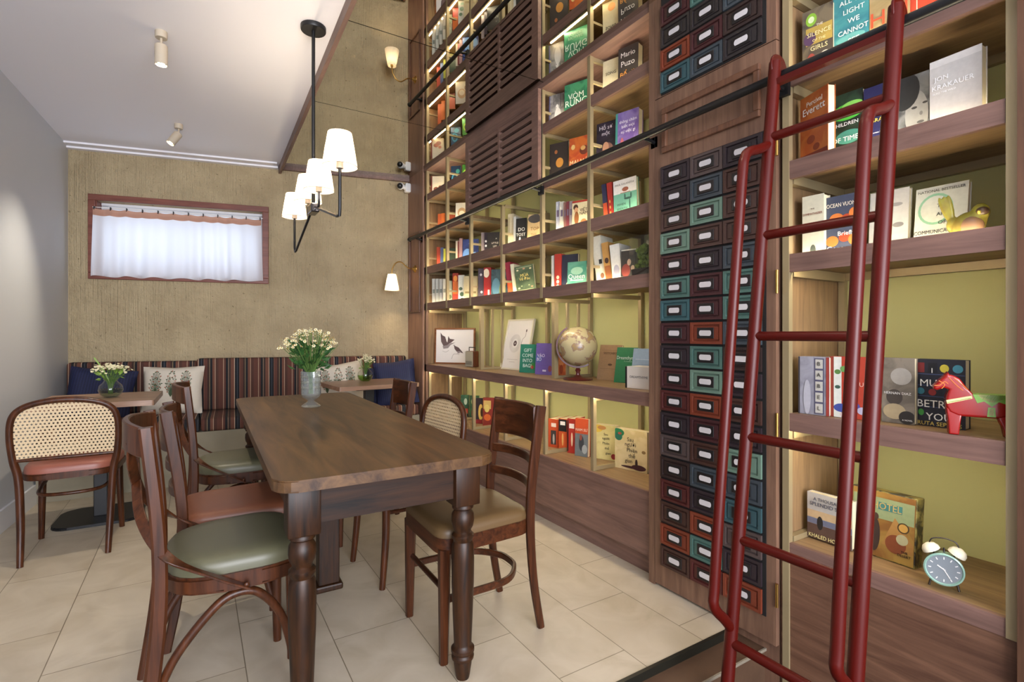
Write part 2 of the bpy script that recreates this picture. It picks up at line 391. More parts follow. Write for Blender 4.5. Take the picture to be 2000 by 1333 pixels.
bm = bmesh.new(); prism(bm, [(-1.9, 1.257), (1.87, 1.257), (1.87, 4.66), (2.4, 4.66), (2.4, 5.9), (-1.2, 5.9)], -.045, 0)
struct('floor', bm, M_floor)
M_low = mat('rust_stone_tile', '4E3828', rough=.55, noise_amt=.45, nscale=9, bump=.3)
bm = bmesh.new(); box(bm, -1.9, 1.87, 1.135, 1.2565, -.25, -.028)
struct('trim_1', bm, M_low)
bm = bmesh.new(); box(bm, -1.9, 1.87, 1.128, 1.1345, -.036, -.026)
struct('trim_2', bm, mat('pale_grout', '7E7464', rough=.9))
bm = bmesh.new(); box(bm, -1.9, 1.80, 1.243, 1.2568, -.030, .002)
struct('trim_3', bm, mat('black_step_edge', '15150F', rough=.4))
bm = bmesh.new(); box(bm, -1.9, 2.4, -3.2, 1.134, -.27, -.2)
struct('floor_lower', bm, mat('dark_floor', '2A221E', rough=.5, noise_amt=.3, nscale=6))

# back wall with window opening, in its own frame (x along the wall, y into the wall)
s0, s1, wz0, wz1 = .185, 1.44, 1.655, 2.262
bm = bmesh.new()
box(bm, -.3, s0, 0, .16, -.05, CEIL+.02); box(bm, s1, WLEN, 0, .16, -.05, CEIL+.02)
box(bm, s0, s1, 0, .16, -.05, wz0); box(bm, s0, s1, 0, .16, wz1, CEIL+.02)
struct('wall_back', bm, M_plaster, loc=(BL.x, BL.y, 0), rot=(0, 0, WANG))
bm = bmesh.new(); p0 = LW(-.2); p1 = LW(9); nrm = Vector((-LWd.y, LWd.x)); nrm = nrm if nrm.x < 0 else -nrm
prism(bm, [p0, p1, p1+nrm*.12, p0+nrm*.12], -.27, CEIL+.02); bmesh.ops.recalc_face_normals(bm, faces=bm.faces)
struct('wall_left', bm, M_wallw)
bm = bmesh.new(); q0 = LW(0)-nrm*.0; q1 = LW(4.15); prism(bm, [q0, q1, q1-nrm*.014, q0-nrm*.014], 0, .13); bmesh.ops.recalc_face_normals(bm, faces=bm.faces)
struct('baseboard_left', bm, M_trimw)
bm = bmesh.new(); box(bm, 2.275, 2.4, -3.2, 5.3, -.27, CEIL+.02)
struct('wall_right', bm, mat('plain_wall', '8C7A60', rough=.8))
# white ceiling left of the beam; mirror to the right of it
beamL = [(.654, 5.13), (.586, 2.378), (.50, -1.2)]
bm = bmesh.new(); prism(bm, [(-1.9, -3.2), (2.4, -3.2), (2.4, 1.3), (.585, 1.3), (.60, 2.378), (.672, 5.2), (.672, 5.7), (-1.4, 5.7)], CEIL, CEIL+.1)
struct('ceiling', bm, M_ceil)
bm = bmesh.new(); box(bm, 0, WLEN, -.13, 0, CEIL-.014, CEIL); box(bm, 0, WLEN, -.05, 0, CEIL-.028, CEIL-.014)
for v in bm.verts:
    if v.co.x > 1: v.co.x = 1.567
struct('trim_4', bm, M_ceil, loc=(BL.x, BL.y, 0), rot=(0, 0, WANG))
# dark wood beam between ceiling and mirror
M_beam = wood('beam_walnut', '664C44', '8A6C60', 'y', rough=.5)
bm = bmesh.new(); prism(bm, [(.654, 5.13), (.676, 5.125), (.612, 2.378), (.585, 1.25), (.563, 1.25), (.590, 2.378)], CEIL-.065, CEIL+.01)
bmesh.ops.recalc_face_normals(bm, faces=bm.faces)
struct('trim_5', bm, M_beam)
bm = bmesh.new(); box(bm, 1.58, 2.75, -.035, 0, CEIL-.032, CEIL)
struct('trim_6', bm, M_beam, loc=(BL.x, BL.y, 0), rot=(0, 0, WANG))
# mirror panels of the ceiling
mlab = ['ceiling mirror pane next to the plastered back wall', 'middle ceiling mirror pane above the louvred panel', 'ceiling mirror pane nearest the drawer cabinet']
ys = [(3.555, 5.25), (2.555, 3.549), (1.3, 2.549)]
for i, (ya, yb) in enumerate(ys):
    def bx(y): return .60+(y-2.378)*.0262 if y > 2.378 else .585+(y-1.3)*.014
    bm = bmesh.new(); prism(bm, [(bx(ya)+.012, ya), (1.815, ya), (1.815, yb if i else 4.86), (bx(yb)+.012, yb if i else 5.11)], CEIL-.001, CEIL+.006)
    bmesh.ops.recalc_face_normals(bm, faces=bm.faces)
    o = obj('ceiling_mirror', bm, M_mirror); tag(o, mlab[i], 'mirror', 'mirror panes of the ceiling')
bm = bmesh.new(); box(bm, .58, 2.4, 1.3, 5.3, CEIL+.0065, CEIL+.1)
struct('ceiling_backing', bm, M_dark)

# window
W = thing('window', 'w', 'window', (BL.x, BL.y, 0), WANG); W.name = 'window_1'
del W['label']; del W['category']; W['kind'] = 'structure'
bm = bmesh.new(); a, b, c, d = .137, 1.486, 1.61, 2.311; fw = .05
box(bm, a, b, -.018, .004, d-fw, d, bev=.004); box(bm, a, b, -.018, .004, c, c+fw, bev=.004)
box(bm, a, a+fw, -.018, .004, c+fw, d-fw, bev=.004); box(bm, b-fw, b, -.018, .004, c+fw, d-fw, bev=.004)
box(bm, s0, s1, .0, .155, wz0-.004, wz0+.006); box(bm, s0, s0+.008, 0, .155, wz0, wz1); box(bm, s1-.008, s1, 0, .155, wz0, wz1)
obj('window_frame', bm, M_winframe, W)
bm = bmesh.new()
for z in (wz1-.05, wz0): box(bm, s0+.01, s1-.01, .10, .14, z, z+.05)
box(bm, .80, .84, .10, .14, wz0, wz1); box(bm, s0+.008, s0+.05, .1, .14, wz0, wz1); box(bm, s1-.05, s1-.008, .1, .14, wz0, wz1)
obj('sash', bm, M_trimw, W)
bm = bmesh.new(); box(bm, s0+.01, s1-.01, .118, .122, wz0, wz1); obj('pane', bm, M_glass, W)
bm = bmesh.new()
for k in range(5): box(bm, s0+.01, s1-.01, .085, .089, wz1-.022-k*.03, wz1-.001-k*.03)
obj('blind', bm, M_trimw, W)
# curtain with rod and clips
CU = thing('window_curtain', 'short white linen cafe curtain with terracotta top band across the high window', 'curtain', (BL.x, BL.y, 0), WANG)
def cloth(x0, x1, z0f, z1f, m, nm, y0=-.056, amp0=.029):
    bm = bmesh.new(); nx, nz = 150, 12; g = []
    for i in range(nx+1):
        u = i/nx; col = []
        for k in range(nz+1):
            v = k/nz; x = x0+(x1-x0)*u; x += (.018*(u-.45))*(1-v)*1.6*(amp0-.009)/.02
            amp = .009+(amp0-.009)*(1-v)
            y = y0-amp*(math.sin(u*62+2*math.sin(u*9))+.5*math.sin(u*37+1.3))*.6
            z = z0f(u)+(z1f(u)-z0f(u))*v
            col.append(bm.verts.new((x, y, z)))
        g.append(col)
    for i in range(nx):
        for k in range(nz): bm.faces.new((g[i][k], g[i+1][k], g[i+1][k+1], g[i][k+1]))
    return obj(nm, bm, m, CU, smooth=True)
sag = lambda u: .006*abs(math.sin(u*PI*11))
cloth(s0+.002, s1-.01, lambda u: 1.628+.006*math.sin(u*40), lambda u: 2.158-sag(u), M_curtain, 'curtain_cloth')
cloth(s0+.002, s1-.01, lambda u: 2.130-sag(u), lambda u: 2.183-sag(u), M_curtband, 'top_band', y0=-.059, amp0=.0095)
obj('curtain_rod', tube([(s0-.004, -.048, 2.196), (s1+.004, -.048, 2.196)], .003, smooth=False), M_white, CU, smooth=True)
for k in range(12):
    x = s0+.012+(s1-s0-.03)*k/11
    bm = bmesh.new(); box(bm, x-.003, x+.003, -.068, -.046, 2.172, 2.199); obj('curtain_clip', bm, M_black, CU)

# ================================================================ BANQUETTE
BN = thing('corner_bench', 'long upholstered bench in brown, black and cream stripes on a plastered plinth', 'bench', (-.93, 4.66, 0), -.055)
def bn(x, y):   # world to bench-local
    v = Vector((x+.93, y-4.66)); c_, s_ = math.cos(.055), math.sin(.055)
    return (v.x*c_-v.y*s_, v.x*s_+v.y*c_)
def wallpt(s, off): p = BL+exw*s; n2 = Vector((exw.y, -exw.x)); return p+n2*off
def poly(bm, pts, z0, z1): prism(bm, [bn(*p) for p in pts], z0, z1); bmesh.ops.recalc_face_normals(bm, faces=bm.faces)
bm = bmesh.new(); poly(bm, [(-.915, 4.66), (1.79, 4.545), tuple(wallpt(2.73, .005)), tuple(wallpt(.01, .005))], 0, .40)
poly(bm, [(-.915, 4.648), (1.79, 4.533), (1.79, 4.545), (-.915, 4.66)], .10, .40)
obj('plinth', bm, mat('grey_plaster', '8E8672', rough=.9, noise_amt=.15, nscale=7, bump=.3), BN)
mid = .93
def cushion(f0, f1, b0, b1, z0, z1, nm):
    bm = bmesh.new(); poly(bm, [f0, f1, b1, b0], z0, z1)
    bmesh.ops.bevel(bm, geom=list(bm.edges), offset=.022, segments=3, affect='EDGES', profile=.5)
    obj(nm, bm, M_stripe, BN, smooth=True)
def fl(x): return (x, 4.640+(x+.915)*(4.525-4.640)/2.705)
cushion(fl(-.905), fl(.035), tuple(wallpt(.02, .02)), tuple(wallpt(mid, .02)), .40, .50, 'seat_cushion')
cushion(fl(.041), fl(1.785), tuple(wallpt(mid+.006, .02)), tuple(wallpt(2.725, .02)), .40, .50, 'seat_cushion')
cushion(tuple(wallpt(.03, .115)), tuple(wallpt(mid, .115)), tuple(wallpt(.03, .012)), tuple(wallpt(mid, .012)), .50, .925, 'backrest')
cushion(tuple(wallpt(mid+.006, .125)), tuple(wallpt(2.70, .125)), tuple(wallpt(mid+.006, .012)), tuple(wallpt(2.72, .012)), .50, .945, 'backrest')

def pillow(name, label, cx, cy_, cz, wd, ht, th, rz, tiltx, m, print_=None, roll=0):
    t = thing(name, label, 'cushion', (cx, cy_, cz), rot=(tiltx, roll, rz))
    bm = bmesh.new(); N = 14; top = []; bot = []
    for i in range(N+1):
        a, b2 = [], []
        for k in range(N+1):
            u = 2*i/N-1; v = 2*k/N-1
            f = (max(0, 1-u**4)*max(0, 1-v**4))**.55
            pinch = 1-.07*(1-abs(u*v))*(max(abs(u), abs(v))**3)
            x = u*wd/2*pinch; z = v*ht/2*pinch; y = th/2*f+.004*math.sin(u*7+v*3)*f
            a.append(bm.verts.new((x, -y-.0015, z))); b2.append(bm.verts.new((x, y+.0015, z)))
        top.append(a); bot.append(b2)
    for i in range(N):
        for k in range(N):
            bm.faces.new((top[i][k], top[i+1][k], top[i+1][k+1], top[i][k+1])); bm.faces.new((bot[i][k], bot[i][k+1], bot[i+1][k+1], bot[i+1][k]))
    for k in range(N):
        bm.faces.new((top[0][k], top[0][k+1], bot[0][k+1], bot[0][k])); bm.faces.new((top[N][k+1], top[N][k], bot[N][k], bot[N][k+1]))
        bm.faces.new((top[k+1][0], top[k][0], bot[k][0], bot[k+1][0])); bm.faces.new((top[k][N], top[k+1][N], bot[k+1][N], bot[k][N]))
    obj('cushion_cover', bm, m, t, smooth=True)
    if print_:
        def yy(x, z):
            u = 2*x/wd; v = 2*z/ht; return -th/2*(max(0, 1-u**4)*max(0, 1-v**4))**.55-.004
        bm = bmesh.new(); bm2 = bmesh.new(); rnd = random.Random(3)
        for cx_ in (-.11, .0, .10):
            for st in range(13):
                a = (-1.2+2.4*st/12)*.9; L = .09+.05*math.cos(a*1.1)
                z0_ = -.06; pts = []
                for q in range(5):
                    f = q/4; x = cx_+math.sin(a)*L*f*.42; z = z0_+math.cos(a)*L*f*1.5
                    pts.append((x, yy(x, z), z))
                sweep(bm, pts, .0016, segs=4, smooth=False)
                for q in (2, 3, 4):
                    x, y, z = pts[q]; ell(bm2 if st % 3 == 0 else bm, (x+rnd.uniform(-.006, .006), y-.001, z), (.007, .002, .004), 6, 4)
        obj('embroidery', bm, mat('embroidery_green', '4A5A3E', rough=.8), t)['kind'] = 'stuff'
        obj('embroidery', bm2, mat('embroidery_rust', 'A0563A', rough=.8), t)['kind'] = 'stuff'
    return t
M_lin = mat('natural_linen', 'D6CCBA', rough=.9, noise_amt=.05, nscale=60, bump=.1)
pillow('cushion', 'navy blue ribbed cushion leaning in the left corner of the bench', -.63, 5.12, .685, .44, .40, .13, WANG+.08, -.22, M_navy, roll=.12)
pillow('cushion', 'pale linen cushion embroidered with green sprigs behind the left bistro table', -.15, 5.07, .69, .44, .40, .13, WANG, -.22, M_lin, True)
pillow('cushion', 'pale linen cushion embroidered with sprigs behind the right bistro table', 1.12, 4.76, .69, .44, .41, .13, WANG-.05, -.2, M_lin, True, roll=-.14)
pillow('cushion', 'dark navy cushion half hidden behind another navy one at the right end of the bench', 1.475, 4.745, .66, .20, .36, .06, WANG, -.18, mat('dark_navy_fabric', '151A38', rough=.85))
pillow('cushion', 'navy blue ribbed cushion standing at the right end of the bench against the wood panel', 1.60, 4.635, .70, .38, .42, .10, WANG-.1, -.22, M_navy, roll=-.12)

# ================================================================ LONG TABLE
def round_rect(x0, x1, y0, y1, r, n=5):
    pts = []
    for cx, cy2, a0 in ((x1-r, y1-r, 0), (x0+r, y1-r, 90), (x0+r, y0+r, 180), (x1-r, y0+r, 270)):
        for i in range(n+1):
            a = math.radians(a0+90*i/n); pts.append((cx+r*math.cos(a), cy2+r*math.sin(a)))
    return pts
TB = thing('long_table', 'long dark wooden dining table with turned legs in the middle of the room', 'table', (.53, 2.50, 0), -.018)
bm = bmesh.new(); prism(bm, round_rect(-.335, .335, -1.045, 1.06, .06), .727, .76)
bmesh.ops.bevel(bm, geom=[e for e in bm.edges if abs(e.verts[0].co.z-e.verts[1].co.z) < 1e-5], offset=.004, segments=2, affect='EDGES')
obj('tabletop', bm, M_table, TB)
for s in (-1, 1):
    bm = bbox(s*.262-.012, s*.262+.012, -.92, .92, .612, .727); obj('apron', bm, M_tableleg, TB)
for s in (-1, 1):
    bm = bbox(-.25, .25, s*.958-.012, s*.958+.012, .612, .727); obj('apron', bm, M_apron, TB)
prof = [(.0, 0), (.021, 0), (.024, .012), (.030, .05), (.030, .062), (.037, .068), (.038, .076), (.033, .082), (.033, .086), (.039, .092), (.039, .102), (.031, .110), (.0295, .118), (.033, .20), (.0375, .32), (.0385, .40), (.036, .448), (.031, .460), (.033, .466), (.037, .474), (.037, .482), (.028, .490), (.028, .498), (.035, .510), (.0385, .530), (.0365, .552), (.028, .566), (.036, .572), (.036, .580), (.030, .588), (.0, .588)]
for sx in (-1, 1):
    for sy in (-1, 1):
        bm = bmesh.new(); lathe(bm, prof, 28, sx*.252, sy*.948)
        box(bm, sx*.252-.044, sx*.252+.044, sy*.948-.044, sy*.948+.044, .586, .7265, bev=.005)
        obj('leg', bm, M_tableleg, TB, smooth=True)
bm = bmesh.new(); box(bm, -.045-.015, .03, -.12, -.05, .03, .727, bev=.004); box(bm, -.075, .045, -.13, -.04, 0, .03, bev=.008); box(bm, -.07, .04, -.13, -.04, .58, .612)
obj('centre_leg', bm, M_tableleg, TB)

# ================================================================ CHAIRS
def dome_seat(bm, outline, z0, z1, rings=6):
    n = len(outline); cx = sum(p[0] for p in outline)/n; cy2 = sum(p[1] for p in outline)/n
    prev = [bm.verts.new((p[0], p[1], z0)) for p in outline]; first = prev
    bm.faces.new(list(reversed(prev)))
    lv = [(1.0, .35), (.985, .6), (.94, .8), (.85, .93), (.65, .985), (.4, 1.0)]
    for f, h in lv:
        cur = [bm.verts.new((cx+(p[0]-cx)*f, cy2+(p[1]-cy2)*f, z0+(z1-z0)*h)) for p in outline]
        for i in range(n): bm.faces.new((prev[i], prev[(i+1) % n], cur[(i+1) % n], cur[i]))
        prev = cur
    bm.faces.new(prev)
def seat_outline(xf, xb, wf, wb, r=.09, n=6):
    # trapezoid with rounded corners: front half width wf at xf, back wb at xb
    cs = [(xf, wf), (xb, wb), (xb, -wb), (xf, -wf)]; pts = []
    for i in range(4):
        p = Vector(cs[i]); a = (Vector(cs[i-1])-p).normalized(); b = (Vector(cs[(i+1) % 4])-p).normalized()
        for k in range(n+1):
            t = k/n; q0 = p+a*r; q1 = p+b*r
            pts.append(tuple((1-t)**2*q0+2*t*(1-t)*p+t*t*q1))
    return pts
def scaled(o, k):
    n = len(o); cx = sum(p[0] for p in o)/n; cy2 = sum(p[1] for p in o)/n
    return [(cx+(p[0]-cx)*k, cy2+(p[1]-cy2)*k) for p in o]

def cross_chair(label, loc, rz, M_seat):
    t = thing('cross_back_chair', label, 'chair', loc, rz, 'chairs around the long table')
    o = seat_outline(.215, -.185, .225, .195, .15)
    bm = bmesh.new(); prism(bm, o, .395, .445); bmesh.ops.bevel(bm, geom=[e for e in bm.edges if abs(e.verts[0].co.z-e.verts[1].co.z) < 1e-5], offset=.008, segments=2, affect='EDGES')
    obj('seat_frame', bm, M_chair, t, smooth=True)
    bm = bmesh.new(); dome_seat(bm, scaled(o, .955), .443, .498); obj('seat', bm, M_seat, t, smooth=True)
    for s in (-1, 1):
        obj('leg', tube([(-.235, s*.195, 0), (-.205, s*.195, .22), (-.19, s*.195, .42), (-.195, s*.196, .62), (-.222, s*.197, .895)], 0, rect=((.034, .028), (.042, .034)), up=(1, 0, 0)), M_chair, t, smooth=True)
        obj('leg', tube([(.165, s*.165, .41), (.168, s*.168, .2), (.172, s*.172, 0)], [.019, .017, .014]), M_chair, t, smooth=True)
        pts = [(-.205, s*.172, .085), (-.195, s*.176, .14), (-.15, s*.182, .24), (-.06, s*.184, .345), (.0, s*.184, .375), (.06, s*.184, .36), (.12, s*.18, .28), (.152, s*.172, .17), (.156, s*.17, .12)]
        obj('side_hoop', tube(pts, .0125), M_chair, t, smooth=True)
        pts = [(.03, s*.226, .400), (-.05, s*.224, .448), (-.17, s*.212, .53), (-.232, s*.13, .62), (-.250, 0, .705), (-.258, -s*.08, .78), (-.262, -s*.10, .845)]
        obj('back_strap', tube(pts, 0, rect=(.028, .007), up=(-.55, 0, 1) if True else 0), M_chair, t, smooth=True)
        bm = bmesh.new(); ell(bm, (.022, s*.232, .412), (.008, .004, .008), 8, 6); obj('bolt', bm, M_chair, t, smooth=True)
    # bent crest rail
    pts = [(-.212, -.19, .85), (-.236, -.165, .852), (-.265, -.09, .858), (-.275, 0, .86), (-.265, .09, .858), (-.236, .165, .852), (-.212, .19, .85)]
    obj('crest_rail', tube(pts, 0, rect=(.018, .082), up=(0, 0, 1)), M_chair, t, smooth=True)
    return t
def ladder_chair(label, loc, rz, M_seat):
    t = thing('slat_back_chair', label, 'chair', loc, rz, 'chairs around the long table')
    o = seat_outline(.205, -.19, .205, .175, .07)
    bm = bmesh.new(); prism(bm, o, .385, .44); obj('seat_frame', bm, M_chairx, t, smooth=True)
    bm = bmesh.new(); dome_seat(bm, scaled(o, 1.0), .438, .485); obj('seat', bm, M_seat, t, smooth=True)
    for s in (-1, 1):
        obj('leg', tube([(-.235, s*.165, 0), (-.20, s*.165, .2), (-.185, s*.165, .42), (-.195, s*.166, .6), (-.235, s*.168, .87)], 0, rect=((.022, .022), (.028, .042)), up=(1, 0, 0)), M_chair, t, smooth=True)
        obj('leg', tube([(.178, s*.175, .40), (.182, s*.177, 0)], 0, rect=((.042, .028), (.042, .028)), up=(1, 0, 0), smooth=False), M_chair, t)
    def slat(z, h, xo, nm, th=.013):
        pts = [(xo+.012, -.16, z), (xo-.018, -.08, z), (xo-.027, 0, z), (xo-.018, .08, z), (xo+.012, .16, z)]
        obj(nm, tube(pts, 0, rect=(th, h), up=(0, 0, 1)), M_chairx, t, smooth=True)
    slat(.792, .15, -.226, 'top_rail', .018); slat(.655, .036, -.208, 'back_slat'); slat(.56, .036, -.198, 'back_slat')
    pts = [(.17, -.165, .215), (.05, -.165, .215), (-.09, -.15, .215), (-.17, -.07, .215), (-.185, 0, .215), (-.17, .07, .215), (-.09, .15, .215), (.05, .165, .215), (.17, .165, .215)]
    obj('hoop_stretcher', tube(pts, 0, rect=(.016, .026), up=(0, 0, 1)), M_chairx, t, smooth=True)
    obj('front_stretcher', tube([(.175, -.17, .25), (.175, .17, .25)], .010, smooth=False), M_chairx, t, smooth=True)
    return t
def cane_chair(label, loc, rz, M_seat, group):
    t = thing('cane_back_chair', label, 'chair', loc, rz, group)
    o = seat_outline(.20, -.19, .215, .195, .11)
    bm = bmesh.new(); prism(bm, o, .405, .438); bmesh.ops.bevel(bm, geom=[e for e in bm.edges if abs(e.verts[0].co.z-e.verts[1].co.z) < 1e-5], offset=.006, segments=2, affect='EDGES')
    obj('seat_frame', bm, M_chair, t, smooth=True)
    bm = bmesh.new(); dome_seat(bm, scaled(o, .97), .436, .487); obj('seat', bm, M_seat, t, smooth=True)
    pts = [(-.24, -.172, 0), (-.205, -.178, .2), (-.195, -.188, .42), (-.205, -.205, .52), (-.222, -.214, .64), (-.235, -.204, .735), (-.243, -.165, .785), (-.248, -.09, .812), (-.25, 0, .82),
           (-.248, .09, .812), (-.243, .165, .785), (-.235, .204, .735), (-.222, .214, .64), (-.205, .205, .52), (-.195, .188, .42), (-.205, .178, .2), (-.24, .172, 0)]
    obj('back_frame', tube(pts, [.0135, .017, .018, .017, .0155, .0155, .015, .0155, .0155, .0155, .015, .0155, .0155, .017, .018, .017, .0135], segs=12), M_chair, t, smooth=True)
    obj('lower_rail', tube([(-.206, -.2, .522), (-.214, 0, .522), (-.206, .2, .522)], .010), M_chair, t, smooth=True)
    # cane panel between lower rail and arch
    bm = bmesh.new(); uvl = bm.loops.layers.uv.new('UVMap'); arch = [(y, z) for x, y, z in [tuple(p) for p in cr_pts(pts[3:14], 6)]]
    cols = []; N = 24
    def ztop(y):
        best = None
        for (a, za_), (b, zb_) in zip(arch, arch[1:]):
            if min(a, b)-1e-6 <= y <= max(a, b)+1e-6 and abs(a-b) > 1e-6:
                z = za_+(zb_-za_)*(y-a)/(b-a); best = z if best is None else max(best, z)
        return best or .52
    for i in range(N+1):
        y = -.202+.404*i/N; zt = ztop(y); col = []
        for k in range(9):
            z = .522+(zt-.522)*k/8; x = -.212-(z-.522)*.12
            col.append(bm.verts.new((x, y, z)))
        cols.append(col)
    for i in range(N):
        for k in range(8):
            f = bm.faces.new((cols[i][k], cols[i+1][k], cols[i+1][k+1], cols[i][k+1]))
            for lp in f.loops: lp[uvl].uv = (lp.vert.co.y+1, lp.vert.co.z)
    obj('cane_panel', bm, M_cane, t)
    for s in (-1, 1):
        obj('leg', tube([(.16, s*.17, .41), (.165, s*.175, .22), (.185, s*.182, 0)], [.019, .017, .0135]), M_chair, t, smooth=True)
    hp = [(.15, .155, .33), (.02, .15, .325), (-.12, .12, .32), (-.16, 0, .32), (-.12, -.12, .32), (.02, -.15, .325), (.15, -.155, .33)]
    obj('hoop_stretcher', tube(hp, .009), M_chair, t, smooth=True)
    return t
M_gseat = mat('sage_green_leather', '56543F', rough=.42, noise_amt=.05, nscale=8, bump=.05)
M_bseat = mat('chestnut_leather', '75452E', rough=.4, noise_amt=.06, nscale=8)
M_oseat = mat('olive_brown_leather', '5E482C', rough=.42, noise_amt=.06, nscale=8)
M_tseat = mat('terracotta_leather', '8E5444', rough=.4)
cross_chair('cross-back wooden chair with sage green seat, nearest the camera left of the table', (.10, 1.925, 0), .04, M_gseat)
ladder_chair('wooden chair with chestnut brown seat between two green-seated chairs', (.145, 2.40, 0), .02, M_bseat)
cross_chair('cross-back wooden chair with grey green seat at the far left end of the long table', (.185, 3.15, 0), .02, M_gseat)
ladder_chair('slat-back wooden chair with olive brown seat on the right of the long table', (.925, 1.82, 0), PI-.02, M_oseat)
cane_chair('cane-backed chair pushed in at the right of the long table', (.885, 2.47, 0), PI+.10, M_oseat, 'chairs with woven cane backs')
ladder_chair('wooden chair at the far right corner of the long table, only its top rail showing', (.86, 3.02, 0), PI-.05, M_bseat)
cane_chair('cane-backed chair with terracotta seat seen from behind at the left bistro table', (-.555, 3.66, 0), PI/2-.02, M_tseat, 'chairs with woven cane backs')

# ================================================================ BISTRO TABLES
def bistro(label, loc, rz, wx, wy):
    t = thing('bistro_table', label, 'table', loc, rz, 'small square cafe tables by the bench')
    bm = bmesh.new(); prism(bm, round_rect(-wx/2, wx/2, -wy/2, wy/2, .012, 3), .718, .75); obj('tabletop', bm, M_bistro, t)
    bm = bmesh.new(); prism(bm, round_rect(-.22, .22, -.20, .20, .09), 0, .016); bmesh.ops.bevel(bm, geom=[e for e in bm.edges if min(v.co.z for v in e.verts) > .01], offset=.006, segments=2, affect='EDGES'); obj('base_plate', bm, M_black, t)
    bm = bbox(-.035, .035, -.035, .035, .014, .70, bev=.004); obj('column', bm, M_black, t)
    bm = bbox(-.15, .15, -.15, .15, .70, .7185); obj('top_plate', bm, M_black, t)
bistro('small square bistro table with black pedestal beside the left wall', (-.50, 4.12, 0), -.03, .60, .60)
bistro('small square bistro table near the right end of the bench', (1.24, 4.28, 0), .07, .66, .56)

# ================================================================ VASES AND FLOWERS
M_leaf = mat('leaf_green', '2F5526', rough=.5, noise_amt=.3, nscale=40)
M_leaf2 = mat('leaf_bluegreen', '4E6E50', rough=.5, noise_amt=.2, nscale=40)
M_leafy = mat('leaf_yellow_green', '7FA03E', rough=.5)
M_stem = mat('stem_green', '5A7A3A', rough=.6)
M_petal = mat('cream_petals', 'E0D8B0', rough=.7)
M_ycent = mat('ochre_flower_centre', 'A8842E', rough=.8)
M_water = glass('vase_water', 'EEF4EA')
def leaf(bm, p, d, L, wd, rnd):
    d = Vector(d).normalized(); s = d.cross(Vector((rnd.uniform(-1, 1), rnd.uniform(-1, 1), rnd.uniform(-1, 1)))).normalized(); n = d.cross(s)
    p = Vector(p); v = [bm.verts.new(p), bm.verts.new(p+d*L*.4+s*wd*.5+n*L*.06), bm.verts.new(p+d*L+n*-L*.05), bm.verts.new(p+d*L*.4-s*wd*.5+n*L*.06)]
    m_ = bm.verts.new(p+d*L*.45-n*L*.03)
    for a, b in ((0, 1), (1, 2), (2, 3), (3, 0)): bm.faces.new((v[a], v[b], m_))
def bouquet(label, loc, seed, r, h0, h1, nst, leafn, petal_r, mleaf, heads=1, blade=False, centre=True):
    t = thing('flower_bouquet', label, 'flowers', loc); rnd = random.Random(seed)
    bs, bl, bp, bc = bmesh.new(), bmesh.new(), bmesh.new(), bmesh.new()
    for i in range(nst):
        a = rnd.uniform(0, 2*PI); q = math.sqrt(rnd.random()); R = r*q; z = h1-(h1-h0)*.55*q*q*rnd.uniform(.6, 1.2)
        base = (rnd.uniform(-.012, .012), rnd.uniform(-.012, .012), .012)
        neck = (math.cos(a)*.022*q, math.sin(a)*.022*q, h0*.8)
        tip = Vector((math.cos(a)*R, math.sin(a)*R, z))
        sweep(bs, [base, neck, tuple(tip)], .0013, segs=4, n=3)
        for _ in range(heads):
            c = tip+Vector((rnd.uniform(-1, 1), rnd.uniform(-1, 1), rnd.uniform(-.6, .6)))*petal_r*2.2
            up = Vector((rnd.uniform(-.6, .6), rnd.uniform(-1, .2), rnd.uniform(.4, 1))).normalized(); s = up.orthogonal().normalized(); s2 = up.cross(s)
            for k in range(6):
                d = s*math.cos(k*PI/3)+s2*math.sin(k*PI/3); e = s*math.cos(k*PI/3+.5)+s2*math.sin(k*PI/3+.5); g = s*math.cos(k*PI/3-.5)+s2*math.sin(k*PI/3-.5)
                bp.faces.new([bp.verts.new(c), bp.verts.new(c+g*petal_r*.7), bp.verts.new(c+d*petal_r+up*petal_r*.15), bp.verts.new(c+e*petal_r*.7)])
            if centre: ell(bc, c+up*petal_r*.12, (petal_r*.3,)*3, 6, 4)
    for i in range(leafn):
        a = rnd.uniform(0, 2*PI); q = math.sqrt(rnd.random())*.8; z = h0+(h1-h0)*rnd.uniform(-.1, .62)
        p = (math.cos(a)*r*q*.75, math.sin(a)*r*q*.75, z); leaf(bl, p, (math.cos(a)*.8, math.sin(a)*.8, rnd.uniform(-.2, .9)), rnd.uniform(.5, 1)*r*.42, r*.17, rnd)
    if blade:
        for sgn in (1,): sweep(bl, [(0, 0, h0*.6), (-.035, 0, h0+.05), (-.085, .01, h1+.045)], 0, rect=(.008, .0015), up=(0, 1, 0), n=4)
    o = obj('stems', bs, M_stem, t); o['kind'] = 'stuff'
    o = obj('leaves', bl, mleaf, t); o['kind'] = 'stuff'
    o = obj('blossoms', bp, M_petal, t); o['kind'] = 'stuff'
    if centre:
        o = obj('blossom_centres', bc, M_ycent, t); o['kind'] = 'stuff'
    else: bc.free()
vz = thing('footed_vase', 'tall ribbed clear glass vase on a foot, on the long table', 'vase', (.536, 2.93, .7605))
bm = bmesh.new(); lathe(bm, [(0, 0), (.048, 0), (.05, .004), (.030, .020), (.016, .030), (.020, .036), (.044, .052), (.050, .066), (.052, .19), (.049, .19), (.046, .068), (.03, .056), (0, .052)], 32, ribs=.012); obj('vase_body', bm, M_crystal, vz)
bm = bmesh.new()
for z in (.098, .128, .158): lathe(bm, [(.0525, z), (.0545, z+.003), (.0525, z+.006)], 32)
obj('relief_band', bm, M_glass, vz)
bouquet('bouquet of small cream daisies and green foliage in the tall glass vase', (.536, 2.93, .818), 5, .14, .16, .36, 85, 150, .0105, M_leaf, heads=2)
